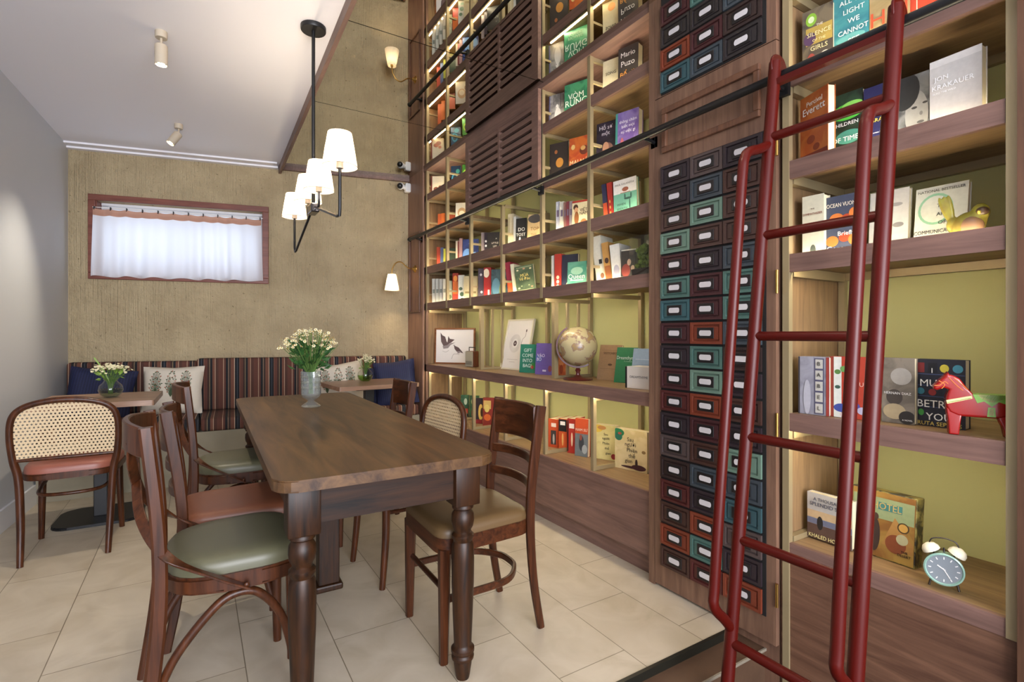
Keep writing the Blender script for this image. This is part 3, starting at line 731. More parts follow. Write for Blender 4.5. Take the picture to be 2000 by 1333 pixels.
def bowlvase(label, loc, tint):
    t = thing('round_vase', label, 'vase', loc, group='round glass vases on the bistro tables')
    bm = bmesh.new(); lathe(bm, [(0, 0), (.035, 0), (.056, .018), (.066, .045), (.060, .075), (.038, .098), (.034, .108), (.040, .116)], 28); obj('vase_body', bm, M_glass, t, smooth=True)
    bm = bmesh.new(); lathe(bm, [(0, .004), (.033, .004), (.053, .02), (.062, .045), (.0615, .052), (0, .052)], 24); obj('water', bm, glass('tint_'+tint, tint), t, smooth=True)
bowlvase('round clear glass vase on the left bistro table', (-.455, 4.13, .7505), 'D8E4D8')
bouquet('cream blossoms with one long grass blade in the left round vase', (-.455, 4.13, .76), 9, .10, .11, .20, 40, 30, .009, M_leafy, heads=3, blade=True, centre=False)
bowlvase('round glass vase with pale green water on the right bistro table', (1.245, 4.40, .7505), 'B8D890')
bouquet('pale yellow blossoms in the round vase on the right bistro table', (1.245, 4.40, .76), 11, .075, .11, .21, 30, 26, .009, M_leafy, heads=3, centre=False)
# ================================================================ BOOKCASES
XF = 1.82; XB = 2.23
YS = [1.693, 2.140, 2.590, 3.07, 3.55, 3.99, 4.43]
ROWS = [(.408, .363, 0), (.875, .810, 0), (1.44, 1.375, 1), (1.775, 1.71, 1), (2.105, 2.045, 1), (2.445, 2.385, 1)]   # top, bottom, raised lip
def shelf_board(parent, y0, y1, zt, zb, lip, x1=XB):
    bm = bmesh.new(); box(bm, XF, XF+.018, y0, y1, zb, zt); box(bm, XF+.018, x1, y0, y1, zt-.045 if lip else zb+.004, zt-.02 if lip else zt-.0005, mi=1)
    o = obj('shelf_board', bm, [M_front, M_shelf], parent); return o
def strip(parent, y0, y1, z, x=XF+.046):
    obj('led_strip', bbox(x, x+.008, y0, y1, z, z+.003), M_led, parent)
def post(parent, x, y, z0, z1, s=.024, nm='metal_post'):
    obj(nm, bbox(x, x+s, y-s/2, y+s/2, z0, z1), M_metal, parent)

BC = thing('bookcase', 'long built-in bookcase with walnut shelves and khaki metal posts along the right wall', 'bookcase', (0, 0, 0))
TOP = 2.66
for i, (zt, zb, lip) in enumerate(ROWS):
    if i < 4: spans = [(1.6935, 4.53)]
    else: spans = [(1.6935, 2.590), (3.55, 4.53)]
    for a, b in spans:
        shelf_board(BC, a, b, zt, zb, lip)
        if lip: strip(BC, a+.03, b-.03, zt-.0195)
        if i in (1, 2): strip(BC, a+.03, b-.03, zb-.0035 if not lip else zt-.0485, XF+.022)
    
obj('back_panel', bbox(XB, XB+.02, 1.6935, 4.53, .363, TOP), M_back, BC)
obj('front_stile', bbox(XF+.0, XF+.02, 4.443, 4.476, 0, CEIL), M_frontv, BC)
obj('end_panel', bbox(XF+.002, XB, 4.53, 4.55, 0, CEIL), M_side, BC)
obj('top_trim', bbox(XF-.012, XB, 1.6935, 4.53, TOP, CEIL), M_front, BC)
obj('base_panel', bbox(XF+.004, XB, 1.6935, 4.53, .10, .3625), M_front, BC)
obj('toe_kick', bbox(XF+.04, XB, 1.6935, 4.53, 0, .10), M_front, BC)
# posts and side rails at each bay boundary
for k, y in enumerate(YS):
    upper = TOP
    if k == 3: upper = ROWS[4][1]
    post(BC, XF-.004, y, ROWS[2][1]-.0, upper)
    post(BC, XB-.03, y, .41, upper)
    if k not in (0,): post(BC, XF+.02, y, .408, .81, .022)
    for i, (zt, zb, lip) in enumerate(ROWS):
        if i < 2: continue
        if k == 3 and i > 3: continue
        base = zt-.02
        nxt = (ROWS[i+1][0]-.045) if i+1 < len(ROWS) else TOP
        obj('side_rail', bbox(XF+.022, XB-.03, y-.009, y+.009, nxt-.022, nxt-.001), M_metal, BC)
        obj('side_rail', bbox(XF+.022, XB-.03, y-.007, y+.007, base+.095, base+.109), M_metal, BC)
    obj('side_rail', bbox(XF+.042, XB-.03, y-.009, y+.009, .788, .809), M_metal, BC)
    obj('side_rail', bbox(XF+.042, XB-.03, y-.009, y+.009, .409, .43), M_metal, BC)
    obj('side_rail', bbox(XF+.022, XB-.03, y-.009, y+.009, 1.352, 1.3745), M_metal, BC)
for y in (2.585, 3.55):
    bm = bmesh.new(); box(bm, 1.905, 1.935, y-.015, y+.015, .875, 1.353)
    for x in (2.01, 2.10): box(bm, x, x+.016, y-.008, y+.008, .89, 1.353)
    box(bm, 1.935, XB-.03, y-.008, y+.008, .876, .892)
    obj('divider_frame', bm, M_metal, BC)

# louvred panel
LV = thing('louvred_panel', 'walnut louvred vent panel with two columns of slats under the ceiling mirror', 'vent', (0, 0, 0))
bm = bmesh.new(); x0, x1 = 1.785, 1.81; ya, yb, za, zb = 2.578, 3.565, 2.075, TOP
box(bm, x0, x1, ya, ya+.07, za, zb); box(bm, x0, x1, yb-.06, yb, za, zb); box(bm, x0, x1, ya+.07, yb-.06, zb-.085, zb)
box(bm, x0, x1, ya+.07, yb-.06, za, za+.02); box(bm, x0, x1, 3.045, 3.07, za+.02, zb-.085)
obj('panel_frame', bm, M_front, LV)
obj('dark_backing', bbox(1.812, 1.818, ya, yb, za, zb), M_dark, LV)
for c_, (a, b) in enumerate(((ya+.07, 3.045), (3.07, yb-.06))):
    for k in range(9):
        z = za+.045+k*.0555
        bm = bmesh.new(); v = box(bm, x0+.002, x1-.002, a, b, z-.017, z+.017)
        obj('slat', bm, M_front, LV)

# wood end panel with mouldings, next to the plaster wall
EP = thing('wall_panel', 'walnut wall panel with rectangular moulding carrying the brass sconce', 'panel', (0, 0, 0))
obj('panel_board', bbox(1.80, 1.815, 4.476, 4.90, 0, CEIL), wood('walnut_panel', '805C4C', 'A88068', 'z', rough=.5), EP)
M_mould = wood('moulding_wood', '5A3A2C', '7E563E', 'z', rough=.4)
def moulding(parent, y0, y1, z0, z1, x=1.80, w_=.018, d=.014, nm='moulding'):
    bm = bmesh.new()
    for a in ((y0, y1, z0, z0+w_), (y0, y1, z1-w_, z1), (y0, y0+w_, z0+w_, z1-w_), (y1-w_, y1, z0+w_, z1-w_)):
        box(bm, x-d, x, *a, bev=.004)
    obj(nm, bm, M_mould, parent)
moulding(EP, 4.53, 4.80, 1.36, 2.12)

# right bay
RB = thing('bookcase', 'single bright green-backed bookcase bay behind the red ladder', 'bookcase', (0, 0, 0))
ya, yb = .463, 1.045
for i, (zt, zb, lip) in enumerate(ROWS):
    if i == 0: zt, zb = .40, .35
    if i == 1: zt, zb = .867, .803
    shelf_board(RB, ya-(.02 if i == 0 else 0), yb, zt, zb, lip)
    if lip: strip(RB, ya+.02, yb-.02, zt-.0195)
    if i in (1, 2): strip(RB, ya+.02, yb-.02, zb-.0035 if not lip else zt-.0485, XF+.022)
obj('back_panel', bbox(XB, XB+.02, .44, 1.0615, .35, CEIL), M_back, RB)
obj('side_panel', bbox(XF+.02, XB, 1.062, 1.075, .35, CEIL), M_side, RB)
obj('side_panel', bbox(XF+.02, XB, .40, .44, .35, CEIL), M_side, RB)
obj('base_panel', bbox(XF+.004, XB, .40, 1.075, -.2, .3495), wood('base_walnut', '5A3C2C', '7E5A44', 'y', rough=.5), RB)
post(RB, XF-.004, 1.052, -.2, CEIL, .024, 'metal_post')
post(RB, XF-.004, .449, .35, CEIL, .024, 'metal_post')
post(RB, XB-.03, 1.047, .40, CEIL, .024, 'metal_post')
for i, (zt, zb, lip) in enumerate(ROWS[1:]):
    zz = zt-.045 if lip else zb
    obj('side_rail', bbox(XF+.022, XB-.03, 1.036, 1.060, zz-.035, zz-.001), M_metal, RB)
    if lip: obj('back_rail', bbox(XB-.024, XB-.001, .464, 1.035, zz-.03, zz-.001), M_metal, RB)
obj('side_rail', bbox(XF+.022, XB-.03, 1.036, 1.060, .4005, .42), M_metal, RB)
RP = thing('wall_panel', 'reddish walnut wall panel at the right edge, beyond the lit shelves', 'panel', (0, 0, 0))
obj('panel_board', bbox(1.80, 1.83, -.4, .435, -.2, CEIL), wood('red_walnut', '4A3020', '684630', 'z', rough=.5), RP)

# ================================================================ CARD CABINET
KC = thing('card_cabinet', 'tall walnut cabinet door covered with small multicoloured card drawers', 'cabinet', (0, 0, 0))
obj('cabinet_carcass', bbox(1.822, 2.25, 1.078, 1.671, -.2, CEIL), M_frontv, KC)
obj('cabinet_stile', bbox(1.80, 1.8195, 1.658, 1.692, -.0, CEIL), M_frontv, KC)
obj('door', bbox(1.80, 1.8215, 1.078, 1.655, .012, 2.225), M_frontv, KC)
obj('upper_panel', bbox(1.80, 1.8215, 1.078, 1.655, 2.229, CEIL), M_frontv, KC)
moulding(KC, 1.135, 1.605, 1.965, 2.165, w_=.026, d=.016)
for z in (.16, .78, 1.30, 1.80, 2.40):
    bm = bmesh.new(); lathe(bm, [(0, z), (.0055, z), (.0055, z+.085), (0, z+.085)], 10, 1.795, 1.072); obj('hinge', bm, M_brass, KC, smooth=True)
PAL = {'p': '3A2830', 'd': '3E2622', 'k': '342A2C', 'm': '5A2226', 'r': '6E2420', 'o': 'A8401E', 'b': '5E3A30', 't': '5C8E80', 'g': '86AE94', 'e': '42777E', 's': '4A5660', 'u': '6A5450', 'v': '3E6A72', 'n': '5A3226'}
lower = ['ppbgmtermdmm pu d r n o n'.replace(' ', ''), 'usgbpmmotgomnspotr', 'pnbbstsepmnpgstupdo']
lower = ['ppbgmtempmrpudrnon', 'usgbpmmotgomnspotr', 'pnbbsttsdpnpgsvupo']
upper = ['mkov', 'tkms', 'dsdk']       # from the top row down
COLS = [(1.453, 1.612), (1.294, 1.449), (1.129, 1.290)]
drm = {}
def drawer_mesh(wd, col):
    k = (round(wd, 3), col)
    if k in drm: return drm[k]
    bm = bmesh.new(); h = .090; f = .0
    # outer raised rim, inner recess, inner raised field; front faces -X, origin at the centre of the back
    def ring(y, z, x): return [bm.verts.new((x, sy*y, sz*z)) for sy, sz in ((-1, -1), (1, -1), (1, 1), (-1, 1))]
    y, z = wd/2, h/2
    R = [ring(y, z, 0), ring(y, z, -.010), ring(y-.012, z-.010, -.010), ring(y-.0135, z-.0115, -.003), ring(y-.019, z-.016, -.003), ring(y-.021, z-.018, -.008)]
    for a, b in zip(R, R[1:]):
        for i in range(4): bm.faces.new((a[i], a[(i+1) % 4], b[(i+1) % 4], b[i]))
    bm.faces.new(R[-1]); bm.faces.new(list(reversed(R[0]))); bmesh.ops.recalc_face_normals(bm, faces=bm.faces)
    me = bpy.data.meshes.new('drawer'); bm.to_mesh(me); bm.free(); me.materials.append(mat('drawer_'+col, muted(PAL[col], .72, .15), rough=.5, noise_amt=.12, nscale=60)); drm[k] = me; return me
bm = bmesh.new(); box(bm, -.0125, -.0085, -.040, .040, -.0225, .0225, bev=.002); me_hold = bpy.data.meshes.new('label_holder'); bm.to_mesh(me_hold); bm.free(); me_hold.materials.append(mat('gunmetal', '2E2A2A', rough=.35, metal=.5))
bm = bmesh.new(); pts = []
for i in range(20):
    a = 2*PI*i/20; pts.append((.0215*(1 if math.cos(a) > 0 else -1)*1+.0075*math.cos(a), .0115*math.sin(a)))
a_ = [bm.verts.new((-.0133, p[0], p[1])) for p in pts]; b_ = [bm.verts.new((-.0126, p[0], p[1])) for p in pts]
bm.faces.new(a_); [bm.faces.new((a_[i], a_[(i+1) % 20], b_[(i+1) % 20], b_[i])) for i in range(20)]; bmesh.ops.recalc_face_normals(bm, faces=bm.faces)
me_card = bpy.data.meshes.new('label_card'); bm.to_mesh(me_card); bm.free(); me_card.materials.append(mat('card_white', 'C9C4C4', rough=.6))
def drawer(y0, y1, zc_, col):
    o = bpy.data.objects.new('drawer', drawer_mesh(y1-y0, col)); o.location = (1.797, (y0+y1)/2, zc_); link(o, KC)
    h_ = bpy.data.objects.new('label_holder', me_hold); link(h_, o); c_ = bpy.data.objects.new('label_card', me_card); link(c_, o)
obj('drawer_backing', bbox(1.797, 1.8001, 1.115, 1.616, .105, 1.908), M_dark, KC)
obj('drawer_backing', bbox(1.797, 1.8001, 1.115, 1.616, 2.232, 2.69), M_dark, KC)
for c_, (a, b) in enumerate(COLS):
    for r_ in range(18): drawer(a, b, 1.857-r_*.1001, lower[c_][r_])
    for r_ in range(4): drawer(a, b, 2.283+(3-r_)*.1, upper[c_][r_])

# ================================================================ RAIL AND LADDER
RL = thing('ladder_rail', 'black metal library rail running along the front of the bookcases', 'rail', (0, 0, 0))
obj('rail_tube', tube([(1.73, 4.62, 2.05), (1.73, .30, 2.05)], .0155, smooth=False, segs=14), M_black, RL, smooth=True)
for y in (4.50, 3.58, 2.58, 1.66, 1.055):
    bm = tube([(1.745, y, 2.043), (1.80, y, 2.035), (1.826, y, 2.035)], .009, smooth=False); box(bm, 1.80, 1.818, y-.02, y+.02, 2.01, 2.06)
    obj('bracket', bm, M_black, RL)
bm = bmesh.new(); ell(bm, (1.73, 4.63, 2.05), (.021, .021, .021)); obj('end_cap', bm, M_black, RL, smooth=True)
YLa, YLb = 1.025, .6655
def stx(z): return 1.705-(2.075-z)*.1285
LD = thing('library_ladder', 'dark red tubular steel ladder leaning on the black rail', 'ladder', (1.45, .85, -.2))
def L(p): return (p[0]-1.45, p[1]-.85, p[2]+.2)
for y in (YLa, YLb):
    obj('stile', tube([L((stx(-.17), y, -.17)), L((stx(2.09), y, 2.09))], .0205, smooth=False, segs=16), M_red, LD, smooth=True)
    pts = [(stx(1.792)+.0, y, 1.80), (stx(1.77)-.05, y, 1.775), (1.552, y, 1.752), (1.532, y, 1.725), (1.522, y, 1.68)]
    pts += [(1.522-(1.68-z)*.1115, y, z) for z in (1.4, 1.0, .6)] + [(1.378, y, .36), (1.373, y, .315), (1.388, y, .285), (1.43, y, .245), (stx(.205), y, .205)]
    obj('handrail', tube([L(p) for p in pts], .0165, segs=14, n=4), M_red, LD, smooth=True)
    bm = tube([L((1.715, y, 2.0)), L((1.70, y, 2.08)), L((1.712, y, 2.10)), L((1.74, y, 2.098)), L((1.757, y, 2.07))], 0, rect=(.04, .008), up=(0, 1, 0)); obj('hook', bm, M_red, LD)
    bm = bmesh.new(); lathe(bm, [(0, 0), (.024, 0), (.024, .04), (0, .04)], 16, stx(-.19)-1.45, y-.85); obj('rubber_foot', bm, M_black, LD)
for z in (1.823, 1.483, 1.145, .815, .487, .165, -.13):
    obj('rung', tube([L((stx(z), YLa, z)), L((stx(z), YLb, z))], .0155, smooth=False, segs=14), M_red, LD, smooth=True)
obj('top_bar', bbox(*[v for v in (stx(2.02)-.012-1.45, stx(2.02)+.012-1.45, YLb-.85, YLa-.85, 2.005+.2, 2.025+.2)]), M_red, LD)

# ================================================================ LIGHT FITTINGS
CH = thing('chandelier', 'black four-arm chandelier with white fabric shades above the long table', 'chandelier', (.505, 2.70, CEIL))
def Z(z): return z-CEIL
bm = bmesh.new(); lathe(bm, [(0, -.022), (.058, -.022), (.06, -.018), (.06, 0), (0, 0)], 28); obj('canopy', bm, M_black, CH, smooth=True)
obj('rod', tube([(0, 0, -.02), (0, 0, Z(1.79))], .0085, smooth=False), M_black, CH, smooth=True)
bm = bbox(-.020, .020, -.05, .05, Z(1.755), Z(1.80), bev=.006); obj('hub', bm, M_chrome, CH)
prof_sh = [(.070, 0), (.046, .150)]
for dy, zb in ((-.55, 1.836), (-.135, 1.838), (.14, 1.842), (.565, 1.846)):
    if abs(dy) > .3:
        s = 1 if dy > 0 else -1
        pts = [(0, s*.04, Z(1.78)), (0, s*.50, Z(1.645)), (0, s*.545, Z(1.64)), (0, dy, Z(1.665)), (0, dy, Z(zb+.0))]
        obj('arm', tube(pts, .0065, smooth=False), M_black, CH, smooth=True)
    else:
        obj('arm', tube([(0, dy*.25, Z(1.775)), (0, dy*.9, Z(1.76)), (0, dy, Z(1.775)), (0, dy, Z(zb))], .0055, smooth=False), M_chrome, CH, smooth=True)
    bm = bmesh.new(); lathe(bm, [(0, Z(zb)-.006), (.014, Z(zb)-.006), (.014, Z(zb)+.035), (0, Z(zb)+.035)], 14, 0, dy); obj('socket', bm, mat('socket_cream', 'C8B8A8', rough=.5), CH, smooth=True)
    bm = bmesh.new(); lathe(bm, [(.0, Z(zb)+.035), (.012, Z(zb)+.04), (.019, Z(zb)+.065), (.012, Z(zb)+.085), (0, Z(zb)+.09)], 14, 0, dy); obj('bulb', bm, M_bulb, CH, smooth=True)
    bm = bmesh.new(); N = 36; a_ = []; b_ = []
    for i in range(N):
        a = 2*PI*i/N; a_.append(bm.verts.new((.070*math.cos(a), dy+.070*math.sin(a), Z(zb)))); b_.append(bm.verts.new((.047*math.cos(a), dy+.047*math.sin(a), Z(zb)+.138)))
    for i in range(N): bm.faces.new((a_[i], a_[(i+1) % N], b_[(i+1) % N], b_[i]))
    sh = obj('lamp_shade', bm, M_shade, CH, smooth=True)
    bm = bmesh.new(); ringp = [(.0702*math.cos(2*PI*i/N), dy+.0702*math.sin(2*PI*i/N), Z(zb)) for i in range(N)]; sweep(bm, ringp, .0009, segs=5, smooth=False, closed=True)
    obj('shade_rim', bm, M_black, sh)
    lamp('chandelier_bulb_light', 'POINT', (.505, 2.70+dy, zb+.085), 4.2, WARM, shadow_soft_size=.02)

SC = thing('wall_sconce', 'brass swan-neck wall lamp with small pleated white shade on the wood panel', 'lamp', (1.80, 4.665, 1.78))
bm = bmesh.new(); lathe(bm, [(0, 0), (.036, 0), (.034, .006), (.018, .016), (.012, .03), (0, .032)], 24)
bmesh.ops.rotate(bm, cent=(0, 0, 0), matrix=Matrix.Rotation(-PI/2, 3, 'Y'), verts=bm.verts); obj('back_plate', bm, M_brass, SC, smooth=True)
obj('arm', tube([(-.03, 0, 0), (-.08, 0, .01), (-.14, 0, .055), (-.19, 0, .045), (-.225, 0, -.01), (-.23, 0, -.06)], .0055), M_brass, SC, smooth=True)
bm = bmesh.new(); lathe(bm, [(.066, -.215), (.037, -.065)], 40, -.23, 0, ribs=.012)
bm.faces.ensure_lookup_table(); bmesh.ops.delete(bm, geom=[f for f in bm.faces if len(f.verts) > 4], context='FACES_ONLY')
obj('lamp_shade', bm, M_shade, SC)
bm = bmesh.new(); lathe(bm, [(0, -.095), (.012, -.095), (.012, -.065), (.004, -.055), (0, -.055)], 12, -.23, 0); obj('socket', bm, M_brass, SC, smooth=True)
bm = bmesh.new(); lathe(bm, [(0, -.165), (.014, -.155), (.018, -.135), (.010, -.096), (0, -.095)], 12, -.23, 0); obj('bulb', bm, M_bulb, SC, smooth=True)
lamp('sconce_light', 'POINT', (1.57, 4.665, 1.645), 26, (1, .78, .5), shadow_soft_size=.02)

def spot(label, x, y, tilt, rz, aim, e):
    t = thing('ceiling_spotlight', label, 'spotlight', (x, y, CEIL), group='adjustable spotlights on the white ceiling')
    bm = bmesh.new(); lathe(bm, [(0, -.034), (.026, -.034), (.027, -.03), (.027, 0), (0, 0)], 22); obj('ceiling_mount', bm, M_spot, t, smooth=True)
    obj('stem', tube([(0, 0, -.03), (0, 0, -.07)], .006, smooth=False), M_spot, t, smooth=True)
    bm = bmesh.new(); lathe(bm, [(0, .0), (.025, 0), (.0285, -.004), (.0285, -.10), (.025, -.102), (.024, -.09), (0, -.088)], 24)
    h_ = obj('lamp_head', bm, M_spot, t, smooth=True, loc=(0, 0, -.068), rot=(tilt, 0, rz))
    bm = bmesh.new(); lathe(bm, [(0, -.0895), (.022, -.0895)], 20); obj('lens', bm, mat('spot_lens', 'FFFFFF', emis='FFEBC8', estr=12), h_)
    d = Matrix.Rotation(rz, 3, 'Z') @ Matrix.Rotation(tilt, 3, 'X') @ Vector((0, 0, -1))
    p = Vector((x, y, CEIL-.068))+d*.115
    lamp('spot_beam', 'SPOT', p, e, (1, .88, .7), spot_size=1.0, spot_blend=1.0, shadow_soft_size=.02, rot=(tilt, 0, rz))
M_spot = mat('spot_beige_metal', 'BEB09A', rough=.5)
spot('beige cylinder spotlight pointing straight down, nearer the camera', -.144, 3.15, 0, 0, None, 38)
spot('beige cylinder spotlight tilted to the right, nearer the window wall', -.099, 4.47, .55, PI/2+.3, None, 45)

CC = thing('security_camera', 'small white security camera with a black lens ball on the wood panel corner', 'camera', (1.80, 4.80, 2.585))
obj('mount', bbox(-.055, 0, -.03, .03, -.045, .045, bev=.012), M_white, CC)
obj('neck', tube([(-.05, 0, 0), (-.085, -.01, .005)], .022, smooth=False), M_white, CC, smooth=True)
bm = bmesh.new(); ell(bm, (-.105, -.02, .003), (.034, .034, .034)); obj('camera_head', bm, M_white, CC, smooth=True)
bm = bmesh.new(); ell(bm, (-.116, -.034, 0), (.028, .028, .028)); obj('lens_face', bm, M_black, CC, smooth=True)

# ================================================================ THINGS ON THE SHELVES
def place(psi): return math.radians(psi)-PI/2
def framed(label, x, y, z, psi, w_, h, tilt, mframe, fw_, draw):
    t = thing('framed_picture', label, 'picture', (x, y, z), rot=(-math.radians(tilt), 0, place(psi)))
    bm = bmesh.new(); d = .018
    box(bm, 0, w_, 0, d, 0, fw_); box(bm, 0, w_, 0, d, h-fw_, h); box(bm, 0, fw_, 0, d, fw_, h-fw_); box(bm, w_-fw_, w_, 0, d, fw_, h-fw_)
    obj('frame', bm, mframe, t); obj('paper', bbox(fw_, w_-fw_, .006, .014, fw_, h-fw_), mat('art_paper', 'DEDBDA', rough=.6), t)
    draw(t, w_, h); return t
M_ink = mat('sepia_ink', '5A4A4C', rough=.8); M_ink2 = mat('grey_ink', '8A8284', rough=.8)
def birds(t, w_, h):
    def P(bm, pts, mi=0):
        f = bm.faces.new([bm.verts.new((p[0]*w_, .0055-mi*.0003, p[1]*h)) for p in pts]); f.material_index = mi
    bm = bmesh.new()
    P(bm, [(.14, .88), (.19, .80), (.26, .76), (.30, .62), (.36, .56), (.30, .5), (.22, .5), (.16, .62)])
    P(bm, [(.34, .78), (.38, .70), (.5, .68), (.42, .60), (.36, .56), (.32, .6)])
    P(bm, [(.2, .5), (.3, .52), (.4, .58), (.52, .6), (.40, .53), (.34, .44), (.22, .42)], 1)
    P(bm, [(.48, .54), (.52, .5), (.6, .46), (.68, .36), (.72, .3), (.64, .33), (.56, .34), (.5, .42)])
    P(bm, [(.46, .52), (.5, .54), (.5, .5)], 1); P(bm, [(.56, .3), (.6, .36), (.66, .36), (.62, .3)], 1)
    sweep(bm, [(w_*.43, .005, h*.14), (w_*.47, .005, h*.26), (w_*.52, .005, h*.28), (w_*.62, .005, h*.27)], .0012, segs=4)
    sweep(bm, [(w_*.2, .005, h*.36), (w_*.28, .005, h*.33), (w_*.36, .005, h*.38)], .001, segs=4)
    obj('bird_drawing', bm, [M_ink, M_ink2], t)
def record(t, w_, h):
    bm = bmesh.new(); c0 = (w_*.42, .0052, h*.52)
    for r_ in (.10, .115, .13, .145, .16, .175):
        rr = r_*h; sweep(bm, [(c0[0]+rr*math.cos(a*PI/20), c0[1], c0[2]+rr*math.sin(a*PI/20)) for a in range(40)], .0006, segs=4, smooth=False, closed=True)
    obj('record_grooves', bm, M_ink2, t)
    bm = bmesh.new(); disc(bm, c0, h*.055, h*.055); obj('record_centre', bm, M_ink, t)
    bm = bmesh.new(); disc(bm, (c0[0], .0049, c0[2]), h*.014, h*.014); obj('record_hole', bm, mat('art_paper', ''), t)
    bm = bmesh.new(); sweep(bm, [(w_*.78, .005, h*.76), (w_*.76, .005, h*.66), (w_*.68, .005, h*.60), (w_*.66, .005, h*.5)], .0012, segs=4); disc(bm, (w_*.78, .0048, h*.77), .007, .012); obj('tone_arm', bm, M_ink, t)
    bm = bmesh.new(); box(bm, w_*.2, w_*.62, .0048, .0055, h*.2, h*.204); box(bm, w_*.3, w_*.52, .0048, .0055, h*.15, h*.154); obj('caption_lines', bm, M_ink2, t)
framed('wood-framed drawing of two sparrows on the long shelf', 1.925, 4.50, .876, 37, .42, .335, 2, wood('oak_frame', '7A4A2C', 'A06A44', 'x'), .014, birds)
framed('tall white-framed print of a vinyl record leaning against the green back', 2.09, 3.56, .876, 3, .35, .405, 12, mat('cream_frame', 'D8D2BE', rough=.5), .012, record)

RD = thing('radio', 'small retro radio with pale front, brown wooden case and handle on the long shelf', 'radio', (1.965, 3.93, .8755), place(12))
obj('case', bbox(0, .10, .006, .07, 0, .135, bev=.006), wood('radio_wood', '5A2C18', '7E4426', 'z'), RD)
obj('front_plate', bbox(.003, .097, 0, .0065, .003, .132, bev=.001), mat('radio_grey_beige', 'A09A88', rough=.5), RD)
bm = bmesh.new()
for k in range(4): box(bm, .01, .09, -.001, .0005, .022+k*.008, .025+k*.008)
obj('dial_scale', bm, M_black, RD)
obj('handle', tube([(.012, .035, .132), (.012, .035, .165), (.088, .035, .165), (.088, .035, .132)], .004, smooth=False), M_black, RD)

GL = thing('desk_globe', 'desk globe with antique colours on a dark red wooden stand', 'globe', (1.985, 2.44, .8755), -2.25)
m = bpy.data.materials.new('antique_map'); n, l = nodes_of(m); p = n['Principled BSDF']; tc = n.new('ShaderNodeTexCoord')
no = n.new('ShaderNodeTexNoise'); no.inputs['Scale'].default_value = 13; no.inputs['Detail'].default_value = 6; l.new(tc.outputs['Object'], no.inputs['Vector'])
cr = n.new('ShaderNodeValToRGB'); cr.color_ramp.interpolation = 'LINEAR'; e = cr.color_ramp.elements; e[0].position = .50; e[0].color = lin('AEA27C'); e[1].position = .52; e[1].color = lin('8A7264')
for pos, c_ in ((.58, '9A8050'), (.64, '72626C'), (.7, '9A6A50')): k = e.new(pos); k.color = lin(c_)
l.new(no.outputs['Fac'], cr.inputs[0]); l.new(cr.outputs[0], p.inputs['Base Color']); p.inputs['Roughness'].default_value = .25
bm = bmesh.new(); ell(bm, (0, 0, .205), (.118, .118, .118), 36, 24); obj('globe_ball', bm, m, GL, smooth=True)
M_mah = mat('dark_red_wood', '4E1614', rough=.3, coat=.3)
bm = bmesh.new(); lathe(bm, [(0, 0), (.088, 0), (.09, .006), (.082, .012), (.03, .018), (.014, .03), (.011, .045), (.018, .058), (.010, .07), (0, .072)], 32); obj('stand', bm, M_mah, GL, smooth=True)
pts = []
for i in range(19):
    a = math.radians(-108+i*168/18-0); pts.append((-.0, .128*math.cos(a+PI+.0)*1, .205+.128*math.sin(a)))
pts = [(0, .128*math.cos(math.radians(a)), .205+.128*math.sin(math.radians(a))) for a in range(-95+0, -95-0, 1)] or [(0, .128*math.cos(math.radians(a)), .205+.128*math.sin(math.radians(a))) for a in list(range(120, 301, 10))]
obj('meridian_arc', tube(pts, 0, rect=(.012, .006), up=(1, 0, 0)), M_mah, GL, smooth=True)

BX = thing('box', 'small white cardboard box with black left side and a printed word on the long shelf', 'box', (1.895, 1.945, .8755), place(8))
obj('carton', bbox(.012, .155, 0, .10, 0, .112, bev=.001), mat('white_card', 'CFC8BE', rough=.7), BX)
obj('sleeve', bbox(0, .0125, .001, .10, 0, .11), M_black, BX)
text_mesh('printed_word', 'DREAMTHYME', .017, (.085, -.0006, .058), mat('print_3A3836', '3A3836'), BX)

JR = thing('moss_terrarium', 'tall square-edged glass jar filled with green moss at the right end of the shelf', 'terrarium', (1.905, 1.80, 1.4205))
bm = bmesh.new(); box(bm, -.06, .06, -.065, .065, 0, .215); bm.faces.ensure_lookup_table(); bmesh.ops.delete(bm, geom=[f for f in bm.faces if f.calc_center_median().z > .21], context='FACES'); obj('glass_jar', bm, M_glass, JR)
bm = bmesh.new(); rnd = random.Random(4)
for i in range(70): ell(bm, (rnd.uniform(-.042, .042), rnd.uniform(-.045, .045), rnd.uniform(.06, .165)), (rnd.uniform(.008, .018),)*3, 7, 5)
for v in bm.verts: v.co += Vector(noise.noise_vector(v.co*90))*.006
o = obj('moss', bm, mat('moss_green', '5E6E22', rough=.9, noise_amt=.6, nscale=120, bump=.5), JR); o['kind'] = 'stuff'
bm = bmesh.new(); box(bm, -.052, .052, -.056, .056, .002, .055); obj('soil', bm, mat('dark_soil', '2E2418', rough=.95, noise_amt=.3, nscale=80), JR)

